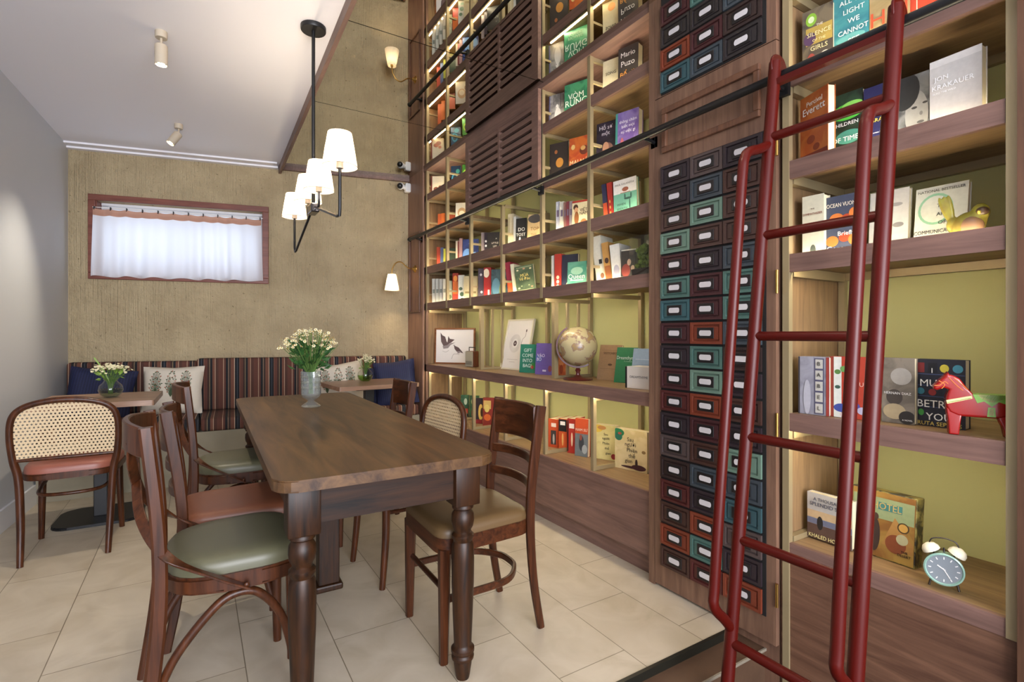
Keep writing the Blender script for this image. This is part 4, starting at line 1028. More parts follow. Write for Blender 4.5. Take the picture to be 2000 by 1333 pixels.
# bird figurine
BD = thing('bird_figurine', 'painted yellow-green pottery bird with raised tail on the right bay shelf', 'figurine', (1.925, .575, 1.4205), .25); BD.scale = (1.1, .98, 1.3)
bm = bmesh.new(); ell(bm, (0, -.004, .034), (.030, .042, .034), 20, 14, Matrix.Rotation(-.3, 4, 'X')); ell(bm, (-.004, -.032, .063), (.021, .022, .021), 20, 14); ell(bm, (-.002, -.022, .048), (.024, .026, .026), 16, 12); ell(bm, (0, .028, .042), (.014, .018, .018), 16, 12)
for k in (-1, 0, 1): ell(bm, (0, .042+k*.007, .078), (.007, .008, .036), 12, 10, Matrix.Rotation(-.3-k*.13, 4, 'X'))
o = obj('bird_body', bm, None, BD, smooth=True)
o.data.materials.clear()
m = bpy.data.materials.new('glazed_bird'); n, l = nodes_of(m); p = n['Principled BSDF']; tc = n.new('ShaderNodeTexCoord'); sp = n.new('ShaderNodeSeparateXYZ'); l.new(tc.outputs['Object'], sp.inputs[0])
no = n.new('ShaderNodeTexNoise'); no.inputs['Scale'].default_value = 28; no.inputs['Detail'].default_value = 3; l.new(tc.outputs['Object'], no.inputs['Vector'])
cr = n.new('ShaderNodeValToRGB'); e = cr.color_ramp.elements; e[0].position = .35; e[0].color = lin('7E6E34'); e[1].position = .6; e[1].color = lin('8E8A34')
l.new(no.outputs['Fac'], cr.inputs[0]); l.new(cr.outputs[0], p.inputs['Base Color']); p.inputs['Roughness'].default_value = .25; o.data.materials.append(m)
rm = o.modifiers.new('remesh', 'REMESH'); rm.mode = 'VOXEL'; rm.voxel_size = .003; rm.use_smooth_shade = True
bm = bmesh.new(); ell(bm, (-.018, -.036, .064), (.010, .016, .010), 12, 8); obj('face_patch', bm, mat('bird_brown', '4E3A2A', rough=.3), BD, smooth=True)
bm = bmesh.new(); ell(bm, (-.018, -.012, .032), (.016, .030, .024), 14, 10); obj('breast', bm, mat('bird_pink', '8A6A50', rough=.3), BD, smooth=True)
bm = bmesh.new(); lathe(bm, [(0, 0), (.006, 0), (0, .018)], 8); bmesh.ops.rotate(bm, cent=(0, 0, 0), matrix=Matrix.Rotation(-PI/2, 3, 'Y'), verts=bm.verts); bmesh.ops.translate(bm, vec=(-.022, -.030, .062), verts=bm.verts); obj('beak', bm, mat('beak_yellow', 'B8A24A'), BD, smooth=True)

# carved horse
HS = thing('wooden_horse', 'carved red folk-art wooden horse with painted saddle on the right bay shelf', 'figurine', (1.862, .535, .868), place(24)+0)
# local x = towards the right of the picture (tail), z up, y = depth
HSs = 1.0
def hpoly(pts, y0, y1, m_, nm, bev=.006):
    bm = bmesh.new(); a_ = [bm.verts.new((p[0], y0, p[1])) for p in pts]; b_ = [bm.verts.new((p[0], y1, p[1])) for p in pts]; k = len(pts)
    bm.faces.new(a_); bm.faces.new(list(reversed(b_)))
    for i in range(k): bm.faces.new((a_[(i+1) % k], a_[i], b_[i], b_[(i+1) % k]))
    bmesh.ops.recalc_face_normals(bm, faces=bm.faces)
    if bev: bmesh.ops.bevel(bm, geom=[e for e in bm.edges if abs(e.verts[0].co.y-e.verts[1].co.y) < 1e-6], offset=bev, segments=3, affect='EDGES', profile=.6)
    bmesh.ops.triangulate(bm, faces=[f for f in bm.faces if len(f.verts) > 4])
    return bm
M_hred = mat('horse_red_lacquer', '8E100C', rough=.25, coat=.4)
body = [(-.060, .062), (-.040, .052), (.045, .052), (.072, .060), (.083, .085), (.082, .105), (.070, .116), (.030, .112), (-.005, .113), (-.022, .135), (-.036, .158), (-.048, .166), (-.058, .168), (-.062, .176), (-.068, .166), (-.080, .152), (-.094, .134), (-.094, .126), (-.086, .122), (-.070, .130), (-.060, .126), (-.066, .105), (-.067, .080)]
bm = hpoly(body, -.023, .023, None, '', .007); obj('body', bm, M_hred, HS, smooth=True)
for y0 in (-.022, .003):
    for pts in ([(-.066, .075), (-.030, .070), (-.034, .04), (-.038, 0), (-.060, 0), (-.062, .04)], [(.036, .070), (.082, .085), (.078, .04), (.080, 0), (.058, 0), (.052, .03)]):
        bm = hpoly(pts, y0, y0+.019, None, '', .004); obj('leg', bm, M_hred, HS, smooth=True)
M_hg = mat('horse_green_paint', '6E9A3A', rough=.3); M_hy = mat('horse_cream_paint', 'D8C88A', rough=.3); M_hw = mat('horse_white_paint', 'E0D4C4', rough=.3)
for pts, m_ in (([(-.010, .116), (.070, .117), (.060, .092), (.044, .098), (.03, .084), (.014, .098), (0, .092)], M_hg), ([(.0, .116), (.060, .1165), (.05, .103), (.03, .095), (.01, .104)], M_hy), ([(.022, .082), (.036, .082), (.038, .056), (.020, .056)], M_hg), ([(.025, .078), (.033, .078), (.034, .06), (.024, .06)], M_hy), ([(-.066, .096), (-.012, .112), (-.010, .104), (-.064, .086)], M_hy), ([(-.064, .090), (-.014, .106), (-.013, .104), (-.064, .088)], M_hg)):
    obj('painted_saddle', hpoly(pts, -.0242, .0242, None, '', 0), m_, HS)
bm = bmesh.new()
for pts in ([(-.082, -.0236, .150), (-.070, -.0236, .140), (-.076, -.0236, .128)], [(-.060, -.0236, .160), (-.045, -.0236, .140), (-.030, -.0236, .125)], [(-.05, -.0236, .160), (-.035, -.0236, .145), (-.02, -.0236, .128)], [(-.092, -.0236, .136), (-.080, -.0236, .138), (-.07, -.0236, .148), (-.062, -.0236, .142)]): sweep(bm, pts, .0011, segs=5)
obj('painted_lines', bm, mat('horse_orange_paint', 'D8763A', rough=.3), HS)

# boxed game leaning at the back of the lowest right shelf
GB = thing('game_box', 'illustrated boxed game with desert scene and dark edges standing on the lowest right shelf', 'box', (1.955, .905, .4005), rot=(-.10, 0, place(-2)))
GW, GH, GD = .195, .222, .05
obj('box_sides', bbox(0, GW, .001, GD, 0, GH, bev=.003), mix_mat('2A2416', '9A8A3E', 30), GB)
obj('box_front', bbox(.004, GW-.004, -.0008, .0012, .004, GH-.004), mix_mat('8A5A24', 'B08A3A', 10), GB)
def patch(parent, shape, c_, y=-.0016, nm='cover_art'):
    bm = bmesh.new()
    if shape[0] == 'r': box(bm, shape[1], shape[3], y, y+.0006, shape[2], shape[4])
    elif shape[0] == 'e': disc(bm, (shape[1], y, shape[2]), shape[3], shape[4])
    else: bm.faces.new([bm.verts.new((p_[0], y, p_[1])) for p_ in shape[1]])
    obj(nm, bm, pc(c_), parent)
patch(GB, ('r', .006, .13, .189, .199), '8C9A6A', -.0012); patch(GB, ('r', .085, .160, .155, .185), '3A7A74', -.0016)
text_mesh('title_text', 'HOTEL', .032, (.11, -.0022, .172), pc('C8A85A'), GB, maxw=.085)
patch(GB, ('p', [(.10, .05), (.135, .145), (.19, .07), (.189, .04)]), 'B07E3A', -.0016); patch(GB, ('p', [(.006, .08), (.03, .15), (.07, .08)]), 'B8803A', -.0016)
patch(GB, ('e', .078, .075, .016, .055), '3E2C24', -.0019); patch(GB, ('e', .078, .135, .010, .012), '4A3226', -.0019); patch(GB, ('e', .14, .06, .03, .03), '8A4420', -.0017)
patch(GB, ('e', .160, .118, .017, .017), '4E3A1C', -.0020); patch(GB, ('e', .160, .118, .013, .013), 'C8963E', -.0022)
patch(GB, ('e', .158, .080, .017, .017), 'B8B488', -.0020)
text_mesh('title_text', 'THE\nDESERT', .011, (.165, -.0022, .036), pc('2A1A10'), GB)

# alarm clock
AC = thing('alarm_clock', 'mint green twin-bell alarm clock with white bells on the lowest right shelf', 'clock', (1.878, .612, .401), place(18))
M_mint = mat('mint_enamel', '8FB4A4', rough=.3, coat=.3)
bm = bmesh.new(); lathe(bm, [(0, -.024), (.040, -.024), (.044, -.018), (.046, .012), (.047, .016), (.043, .018), (.041, .014), (0, .013)], 40)
bmesh.ops.rotate(bm, cent=(0, 0, 0), matrix=Matrix.Rotation(PI/2, 3, 'X'), verts=bm.verts); bmesh.ops.translate(bm, vec=(0, 0, .061), verts=bm.verts); obj('clock_body', bm, M_mint, AC, smooth=True)
bm = bmesh.new(); disc(bm, (0, -.0142, .061), .0405, .0405, 40); obj('dial', bm, mat('clock_dial', '7E858A', rough=.4), AC)
bm = bmesh.new()
for k in range(12):
    a = k*PI/6; v = box(bm, -.0013, .0013, -.0150, -.0144, .029, .036); bmesh.ops.rotate(bm, cent=(0, 0, 0), matrix=Matrix.Rotation(a, 3, 'Y'), verts=v); bmesh.ops.translate(bm, vec=(0, 0, .061), verts=v)
obj('hour_marks', bm, M_white, AC)
for a, L_, w_ in ((-1.0, .018, .0016), (2.6, .027, .0012)):
    bm = bmesh.new(); v = box(bm, -w_, w_, -.0158, -.0152, -.004, L_); bmesh.ops.rotate(bm, cent=(0, 0, 0), matrix=Matrix.Rotation(a, 3, 'Y'), verts=v); bmesh.ops.translate(bm, vec=(0, 0, .061), verts=v); obj('clock_hand', bm, M_white, AC)
for s in (-1, 1):
    bm = bmesh.new(); lathe(bm, [(.0225, 0), (.022, .008), (.016, .017), (.006, .0215), (0, .022)], 22); bmesh.ops.rotate(bm, cent=(0, 0, 0), matrix=Matrix.Rotation(s*.5, 3, 'Y'), verts=bm.verts); bmesh.ops.translate(bm, vec=(s*.028, 0, .107), verts=bm.verts); obj('bell', bm, mat('bell_cream', 'E2DCC6', rough=.35), AC, smooth=True)
    bm = tube([(s*.028, 0, .030), (s*.034, 0, .001)], .003, smooth=False); obj('foot', bm, M_chrome, AC)
    bm = tube([(s*.022, 0, .098), (s*.028, 0, .112)], .0025, smooth=False); obj('bell_post', bm, M_chrome, AC)
obj('handle', tube([(-.034, 0, .125), (-.026, 0, .142), (0, 0, .148), (.026, 0, .142), (.034, 0, .125)], .0018), M_chrome, AC, smooth=True)
obj('hammer', tube([(0, 0, .104), (0, 0, .120)], .0025, smooth=False), M_chrome, AC)

# ================================================================ BOOKS
GR = {(1, .408): 'books on the bottom shelf left of the drawer cabinet', (1, .875): 'notebooks on the long shelf', (1, 1.42): 'books on the shelf above the long shelf', (1, 1.755): 'books on the shelf just under the rail',
      (1, 2.085): 'books on the shelf just above the rail', (1, 2.425): 'books on the top shelf by the mirror', (0, .405): 'books in the right bay', (0, .867): 'books in the right bay', (0, 1.425): 'books in the right bay', (0, 1.42): 'books in the right bay', (0, 1.755): 'books in the right bay', (0, 2.085): 'books in the right bay'}
BOOKS = [
('book', 'white book spine at the far left end of its shelf, above the framed bird drawing', 'S', 1.85, 4.373, 1.42, 50, 0.031, 0.241, 0.135, 0, 0, 'D8D5C4', None, (('r', 0.15, 0.45, 0.85, 0.6, '8A8F80'),), (), None),
('book', 'white book spine, second in a row of four at the far left of the shelf', 'S', 1.85, 4.291, 1.42, 50, 0.03, 0.234, 0.135, 0, 0, 'D8D5C4', None, (('r', 0.15, 0.45, 0.85, 0.6, '8A8F80'),), (), None),
('book', 'white book spine, third in a row of four at the far left of the shelf', 'S', 1.85, 4.211, 1.42, 50, 0.03, 0.226, 0.135, 0, 0, 'D8D5C4', None, (('r', 0.15, 0.45, 0.85, 0.6, '8A8F80'),), (), None),
('book', 'white book spine, last of four matching ones, beside the first metal post', 'S', 1.85, 4.134, 1.42, 50, 0.029, 0.219, 0.135, 0, 0, 'D8D5C4', None, (('r', 0.15, 0.45, 0.85, 0.6, '8A8F80'),), (), None),
('book', 'pale green leafy book spine left of a red and orange one', 'S', 1.885, 4.114, 1.42, 48, 0.042, 0.201, 0.135, 0, 0, 'B9BE9C', None, (('e', 0.5, 0.3, 0.4, 0.1, '5B6B44'), ('e', 0.5, 0.62, 0.3, 0.06, 'C9D2B8')), (), None),
('book', 'red and orange flame patterned spine beside a white leafy book', 'S', 1.885, 4.009, 1.42, 48, 0.05, 0.258, 0.135, 0, 0, 'A82A16', None, (('r', 0.05, 0.3, 0.95, 0.72, 'D9681E'), ('e', 0.5, 0.82, 0.35, 0.1, 'E28A2B')), (), None),
('book', 'white book with dark green leaves down its spine', 'S', 1.885, 3.898, 1.42, 48, 0.053, 0.23, 0.135, 0, 0, 'D5D6C8', None, (('e', 0.6, 0.3, 0.35, 0.08, '3B5A40'), ('e', 0.4, 0.5, 0.3, 0.06, '4E6B50'), ('e', 0.65, 0.12, 0.3, 0.05, '3B5A40')), (), None),
('book', 'plain cream book facing out behind the second metal post', 'F', 1.876, 3.781, 1.42, 52, 0.116, 0.212, 0.024, 4, 0, 'C9B98C', None, (('r', 0.1, 0.32, 0.9, 0.4, '8D7A4A'),), (), None),
('book', 'dark purple grey thick spine beside a red and white one', 'S', 1.885, 3.542, 1.42, 40, 0.047, 0.246, 0.135, 0, 0, '463C4A', None, (('e', 0.5, 0.8, 0.2, 0.04, 'D8D4D0'), ('e', 0.6, 0.25, 0.2, 0.04, 'D8D4D0')), (), None),
('book', 'red spine with a slanting cream upper corner', 'S', 1.885, 3.45, 1.42, 40, 0.059, 0.244, 0.135, 0, 0, 'A81C18', None, (('e', 0.35, 0.82, 0.4, 0.14, 'E3D6B8'), ('r', 0.55, 0.1, 0.8, 0.3, 'E8D8C8')), (), None),
('book', 'dark teal book facing out with blue foliage, half behind the third metal post', 'F', 1.891, 3.35, 1.42, 40, 0.13, 0.22, 0.024, 3, 0, '1E3A44', '40606A', (('e', 0.3, 0.4, 0.25, 0.3, '4E7E96'), ('e', 0.7, 0.3, 0.2, 0.25, '7F8A42'), ('e', 0.8, 0.55, 0.12, 0.15, 'C89A38')), (), None),
('book', 'crimson and orange spine leaning left beside a cream one', 'S', 1.885, 3.088, 1.42, 30, 0.041, 0.237, 0.135, 0, 7, '9C2438', None, (('r', 0.05, 0.05, 0.95, 0.42, 'D5501E'),), (), None),
('book', 'cream spine leaning left between the crimson and green books', 'S', 1.89, 3.028, 1.42, 30, 0.028, 0.219, 0.135, 0, 7, 'E2DDB4', None, (), (), None),
('book', 'dark green book facing out with a gold title and pale floral border', 'F', 1.885, 2.974, 1.42, 30, 0.141, 0.177, 0.024, 0, 7, '3F5338', '55694A', (('r', 0.08, 0.05, 0.92, 0.08, '9BA67A'), ('r', 0.08, 0.92, 0.92, 0.95, '9BA67A'), ('e', 0.15, 0.85, 0.06, 0.03, 'D8C79A'), ('e', 0.5, 0.88, 0.07, 0.03, 'C98E6A'), ('e', 0.85, 0.85, 0.06, 0.03, 'D8C79A'), ('e', 0.15, 0.15, 0.06, 0.03, 'D8C79A'), ('e', 0.85, 0.15, 0.06, 0.03, 'C98E6A'), ('e', 0.3, 0.22, 0.05, 0.025, '9BA67A'), ('e', 0.7, 0.22, 0.05, 0.025, '9BA67A')), (('MÙA', 0.5, 0.62, 0.17, 'E3C96A'), ('Về Đâu', 0.5, 0.48, 0.15, 'E3C96A')), None),
('book', 'thin white spine left of the red spine with cream letters', 'S', 1.885, 2.575, 1.42, 22, 0.02, 0.22, 0.135, 0, 0, 'CFCBC0', None, (), (), None),
('book', 'red spine with large cream letters beside a navy book', 'S', 1.885, 2.543, 1.42, 22, 0.047, 0.225, 0.135, 0, 0, 'B32A1C', None, (('e', 0.5, 0.36, 0.22, 0.05, 'E8D4B0'), ('e', 0.5, 0.24, 0.22, 0.05, 'E8D4B0'), ('e', 0.5, 0.12, 0.22, 0.05, 'E8D4B0')), (), None),
('book', 'navy book facing out with a small white figure, behind a teal book', 'F', 1.903, 2.506, 1.42, 22, 0.117, 0.216, 0.024, 2, 0, '20273C', None, (('e', 0.55, 0.16, 0.22, 0.08, 'C8B8A0'),), (('A', 0.55, 0.58, 0.28, 'E0E0E0'),), None),
('book', 'square teal green book facing out with a white title, in front of a navy one', 'F', 1.892, 2.427, 1.42, 22, 0.127, 0.162, 0.024, 3, 0, '3F8F7A', '5FA48C', (('e', 0.5, 0.66, 0.32, 0.14, '8FC2A6'), ('r', 0.15, 0.3, 0.85, 0.34, 'C9E2D2'), ('r', 0, 0, 1, 0.18, '2F6C5C')), (('Queen', 0.5, 0.45, 0.26, 'EAF4EC'),), None),
('book', 'tall white book leaning left with a dark letter low on its cover', 'S', 1.885, 2.151, 1.42, 18, 0.057, 0.263, 0.135, 0, 8, 'DAD5BE', None, (('r', 0.5, 0.4, 0.85, 0.5, '2B2B2B'), ('e', 0.7, 0.15, 0.2, 0.06, '8A5A3A')), (), None),
('book', 'ochre and brown spine leaning between two white books', 'S', 1.89, 2.083, 1.42, 18, 0.041, 0.222, 0.135, 0, 8, 'C08A3E', None, (('e', 0.5, 0.55, 0.3, 0.07, '4A2E20'), ('r', 0.1, 0.05, 0.9, 0.42, '9A5526')), (), None),
('book', 'white book leaning against a dark painting cover', 'S', 1.885, 2.025, 1.42, 18, 0.057, 0.2, 0.135, 0, 6, 'DEDACC', None, (('e', 0.5, 0.3, 0.3, 0.15, 'A8A4B0'),), (), None),
('book', 'book with dark painting of a reading figure in red above a white band', 'F', 1.881, 1.964, 1.42, 15, 0.087, 0.17, 0.024, 3, 0, '36332E', None, (('r', 0, 0, 1, 0.18, 'E6E0CC'), ('r', 0, 0.96, 1, 1, 'D8D2BE'), ('e', 0.35, 0.36, 0.3, 0.2, '8E3A30'), ('e', 0.55, 0.6, 0.13, 0.1, 'C9A58A'), ('e', 0.8, 0.42, 0.12, 0.08, 'C9A58A')), (), None),
('book', 'orange red spine at the far left of the shelf under the rail', 'S', 1.9, 4.383, 1.755, 50, 0.034, 0.203, 0.135, 0, 0, 'C2401C', None, (), (), None),
('book', 'slim blue spine between orange and yellow green ones', 'S', 1.9, 4.302, 1.755, 50, 0.029, 0.187, 0.135, 0, 0, '4A5A88', None, (), (), None),
('book', 'yellow green spine beside the first metal post under the rail', 'S', 1.9, 4.234, 1.755, 50, 0.026, 0.168, 0.135, 0, 0, 'B8B834', None, (), (), None),
('book', 'dark green book facing out with an olive lower half', 'F', 1.895, 4.13, 1.755, 50, 0.079, 0.158, 0.024, 3, 0, '2E3E28', None, (('r', 0, 0, 1, 0.3, '8E8A48'),), (), None),
('book', 'thin cream and red spine left of a blue book', 'S', 1.885, 3.948, 1.755, 48, 0.031, 0.191, 0.135, 0, 0, 'C9BFA0', None, (('r', 0.55, 0.02, 0.98, 0.98, '8A2E28'),), (), None),
('book', 'pinkish brown spine touching the blue book', 'S', 1.885, 3.879, 1.755, 48, 0.027, 0.202, 0.135, 0, 0, 'A87C78', None, (), (), None),
('book', 'deep blue book facing out with a light blue round shape, crossing the second metal post', 'F', 1.893, 3.835, 1.755, 48, 0.136, 0.189, 0.024, 3, 0, '1F2E68', '2C3F86', (('e', 0.3, 0.3, 0.28, 0.28, '5E8FD0'), ('e', 0.75, 0.25, 0.2, 0.18, '6E9ACF'), ('e', 0.5, 0.8, 0.12, 0.05, '8C9AD0')), (), None),
('book', 'cream edged dark spine at the left of a black book', 'S', 1.885, 3.491, 1.755, 38, 0.026, 0.183, 0.135, 0, 0, '8A7A78', None, (), (), None),
('book', 'dark plum spine with small white marks', 'S', 1.885, 3.442, 1.755, 38, 0.026, 0.175, 0.135, 0, 0, '2C1E2C', None, (('e', 0.5, 0.62, 0.3, 0.05, 'E8E4E0'), ('e', 0.5, 0.42, 0.3, 0.05, 'E8E4E0')), (), None),
('book', 'black book facing out with small white lettering, left of the third metal post', 'F', 1.878, 3.389, 1.755, 38, 0.1, 0.167, 0.024, 3, 0, '1E1A18', None, (), (('A', 0.75, 0.7, 0.12, 'D8D0C0'), ('LITTLE', 0.65, 0.5, 0.15, 'D8D0C0'), ('LIFE', 0.65, 0.35, 0.15, 'D8D0C0')), None),
('book', 'tall cream book spine right of the third metal post', 'S', 1.885, 3.095, 1.755, 30, 0.045, 0.247, 0.135, 0, 0, 'D2C39A', None, (('r', 0.1, 0.4, 0.3, 0.9, 'A6946A'),), (), None),
('book', 'grey white spine between cream and black books', 'S', 1.89, 3.028, 1.755, 30, 0.02, 0.216, 0.135, 0, 0, 'B8BAB4', None, (), (), None),
('book', 'black book facing out with bold white letters and a small white animal', 'F', 1.891, 3.005, 1.755, 30, 0.083, 0.2, 0.024, 3, 0, '161614', None, (('e', 0.4, 0.12, 0.25, 0.08, 'EDEAE0'), ('e', 0.4, 0.25, 0.08, 0.1, 'EDEAE0')), (('DO', 0.55, 0.6, 0.34, 'EDEAE0'), ('TOST', 0.5, 0.42, 0.28, 'EDEAE0')), None),
('book', 'sand coloured book facing out with a dark hat shape across its top', 'F', 1.885, 2.852, 1.755, 30, 0.098, 0.195, 0.024, 0, -3, 'C2A36E', None, (('e', 0.5, 0.84, 0.48, 0.14, '3C3838'), ('e', 0.6, 0.95, 0.25, 0.05, '3C3838')), (('TOP', 0.55, 0.5, 0.26, '7A5A30'), ('THE', 0.5, 0.3, 0.2, '8A6A3A')), None),
('book', 'pale lilac grey spine first of five beside the boy cover', 'S', 1.885, 2.528, 1.755, 22, 0.026, 0.209, 0.135, 0, 0, 'B9BCC4', None, (('r', 0.2, 0.55, 0.8, 0.75, '6A5A70'),), (), None),
('book', 'cream white spine second of five beside the boy cover', 'S', 1.885, 2.491, 1.755, 22, 0.028, 0.201, 0.135, 0, 0, 'CFCBB8', None, (('r', 0.2, 0.55, 0.8, 0.75, '6A5A70'),), (), None),
('book', 'brownish pink spine third of five beside the boy cover', 'S', 1.885, 2.451, 1.755, 22, 0.018, 0.189, 0.135, 0, 0, '8A5A50', None, (('r', 0.2, 0.55, 0.8, 0.75, '6A5A70'),), (), None),
('book', 'maroon spine fourth of five beside the boy cover', 'S', 1.885, 2.426, 1.755, 22, 0.021, 0.189, 0.135, 0, 0, '7E3038', None, (('r', 0.2, 0.55, 0.8, 0.75, '6A5A70'),), (), None),
('book', 'dusty grey spine touching the cover with a boy', 'S', 1.885, 2.396, 1.755, 22, 0.021, 0.183, 0.135, 0, 0, '9A8A8C', None, (('r', 0.2, 0.55, 0.8, 0.75, '6A5A70'),), (), None),
('book', 'cream book facing out with a brown haired boy in brown', 'F', 1.879, 2.365, 1.755, 22, 0.107, 0.176, 0.024, 2, 0, 'E0D3A4', None, (('r', 0, 0.93, 1, 1, 'B83020'), ('e', 0.22, 0.78, 0.15, 0.1, '4A2A18'), ('e', 0.25, 0.68, 0.12, 0.1, 'D8A070'), ('e', 0.28, 0.42, 0.14, 0.22, '9A5A28'), ('r', 0.18, 0, 0.4, 0.25, '4E3020'), ('e', 0.72, 0.25, 0.2, 0.12, 'C8703A')), (('VIỆT', 0.72, 0.66, 0.18, '4A3A34'), ('NAM', 0.72, 0.55, 0.18, '4A3A34')), None),
('book', 'navy and orange spine leaning left of a red one', 'S', 1.885, 2.093, 1.755, 15, 0.029, 0.207, 0.135, 0, 5, '23264A', None, (('r', 0.05, 0.02, 0.95, 0.5, 'C8481E'),), (), None),
('book', 'red spine with yellow specks leaning beside a stethoscope cover', 'S', 1.885, 2.053, 1.755, 15, 0.032, 0.205, 0.135, 0, 5, 'B02418', None, (('e', 0.4, 0.5, 0.12, 0.04, 'E0C050'), ('e', 0.4, 0.35, 0.12, 0.04, 'E0C050'), ('e', 0.4, 0.2, 0.12, 0.04, 'E0C050')), (), None),
('book', 'mint green book facing out with a dark stethoscope and white top', 'F', 1.878, 2.008, 1.755, 15, 0.136, 0.195, 0.024, 2, 3, '6DB295', None, (('r', 0, 0.62, 1, 1, 'E8E2D6'), ('e', 0.52, 0.72, 0.14, 0.06, 'A85A3C'), ('r', 0.3, 0.62, 0.74, 0.64, 'A85A3C'), ('e', 0.62, 0.46, 0.16, 0.03, '2E5A4C'), ('e', 0.5, 0.52, 0.03, 0.08, '2E5A4C'), ('e', 0.76, 0.52, 0.03, 0.08, '2E5A4C'), ('e', 0.7, 0.28, 0.025, 0.18, '2E5A4C')), (('PAUL KALANITHI', 0.5, 0.86, 0.085, '8A8478'), ('WHEN', 0.35, 0.32, 0.1, '2E5A4C'), ('BREATH', 0.38, 0.2, 0.1, '2E5A4C')), None),
('book', 'orange spine standing in the far left cell above the rail', 'S', 1.92, 4.405, 2.085, 50, 0.034, 0.187, 0.135, 0, 0, 'C85A22', None, (), (), None),
('book', 'deep orange spine next to another orange one above the rail', 'S', 1.92, 4.324, 2.085, 50, 0.034, 0.176, 0.135, 0, 0, 'D8691E', None, (), (), None),
('book', 'dark orange book facing out above the rail at the far left', 'F', 1.896, 4.185, 2.085, 50, 0.089, 0.133, 0.024, 3, 0, 'A8401C', None, (('r', 0, 0, 1, 0.3, '7E2C16'),), (), None),
('book', 'white book facing out with a round beige cup picture', 'F', 1.879, 3.941, 2.085, 48, 0.121, 0.183, 0.024, 3, 0, 'E0D8C4', None, (('e', 0.45, 0.55, 0.3, 0.22, 'C49A6A'), ('e', 0.45, 0.5, 0.2, 0.13, 'E8D8B8'), ('e', 0.75, 0.3, 0.12, 0.1, '8A6A4A')), (), None),
('book', 'dark brown book facing out with an orange disc, above the rail', 'F', 1.877, 2.588, 2.085, 25, 0.129, 0.25, 0.024, 2, 0, '2E2622', None, (('e', 0.55, 0.5, 0.2, 0.12, 'C8862E'), ('e', 0.35, 0.78, 0.08, 0.05, 'A8602E')), (('', 0, 0, 0.1, 'FFFFFF'),), None),
('book', 'orange red book facing out with lanterns and a pale title', 'F', 1.878, 2.393, 2.085, 22, 0.132, 0.222, 0.024, 2, 0, 'B8401A', 'D86A20', (('e', 0.2, 0.75, 0.1, 0.07, 'E8C070'), ('e', 0.75, 0.62, 0.22, 0.12, '6A2A18'), ('e', 0.7, 0.68, 0.12, 0.06, 'D8A860'), ('r', 0, 0, 1, 0.12, '8A2A12')), (('MAI MÁ', 0.5, 0.32, 0.24, 'F0D8A0'),), None),
('book', 'black and violet book facing out with a face and handwritten title', 'F', 1.892, 2.167, 2.085, 18, 0.118, 0.231, 0.024, 2, 0, '1C1820', '2E2438', (('e', 0.6, 0.3, 0.3, 0.2, '6A4A44'), ('e', 0.5, 0.4, 0.16, 0.12, 'A87A60'), ('e', 0.4, 0.15, 0.3, 0.1, '4A3A5E')), (('Hồ sơ', 0.5, 0.86, 0.22, 'D8D0D8'), ('một', 0.5, 0.72, 0.2, 'D8D0D8')), None),
('book', 'violet book facing out with teal spine and white title', 'F', 1.877, 2.0, 2.085, 15, 0.135, 0.224, 0.045, 2, 0, '6A4E9E', '8A74B8', (('r', 0, 0, 0.1, 1, '3E9A8C'), ('r', 0.1, 0, 1, 0.3, '8E86C0'), ('e', 0.3, 0.2, 0.08, 0.2, 'B85A5E'), ('e', 0.75, 0.15, 0.07, 0.15, 'B85A5E')), (('thông châm', 0.56, 0.76, 0.13, 'E8E4F0'), ('biết mọi', 0.56, 0.64, 0.13, 'E8E4F0'), ('sự việc gì', 0.56, 0.52, 0.13, 'E8E4F0')), None),
('book', 'cream book facing out with dark red flowers at the top left of the bookcase', 'F', 1.846, 4.392, 2.425, 50, 0.122, 0.181, 0.024, 2, 0, 'E2D6B8', None, (('e', 0.4, 0.35, 0.2, 0.1, '8A4A34'), ('e', 0.6, 0.25, 0.2, 0.1, '6E3A2C'), ('e', 0.7, 0.45, 0.12, 0.07, 'A05A3C'), ('r', 0, 0, 0.1, 1, '7A2A20')), (), None),
('book', 'blue swirl patterned book facing out near the ceiling mirror', 'F', 1.893, 4.064, 2.425, 48, 0.088, 0.193, 0.024, 3, 0, '1A3C5E', None, (('e', 0.4, 0.45, 0.3, 0.2, '3E9AC0'), ('e', 0.4, 0.45, 0.2, 0.13, '163048'), ('e', 0.7, 0.75, 0.2, 0.1, '4AB0A0'), ('e', 0.6, 0.15, 0.25, 0.1, '5AB0D0')), (), None),
('book', 'lime green swirl patterned book facing out beside the louvred panel', 'F', 1.895, 3.845, 2.425, 48, 0.062, 0.144, 0.024, 3, 0, '3E8A2A', None, (('e', 0.5, 0.5, 0.35, 0.22, 'B8D83A'), ('e', 0.5, 0.5, 0.2, 0.13, '2E6A2A')), (), None),
('book', 'black and white book facing out with a pale wolf in a wood', 'F', 1.878, 2.594, 2.425, 25, 0.104, 0.215, 0.024, 2, 0, 'B0ACA6', '6A6866', (('e', 0.6, 0.35, 0.22, 0.25, 'E6E2DC'), ('e', 0.55, 0.62, 0.1, 0.08, 'F0ECE6'), ('r', 0, 0, 0.08, 1, '5A5A8A'), ('r', 0.3, 0.7, 0.34, 1, '4A4846'), ('r', 0.75, 0.6, 0.8, 1, '4A4846'), ('e', 0.5, 0.6, 0.02, 0.015, '2A2A2A')), (), None),
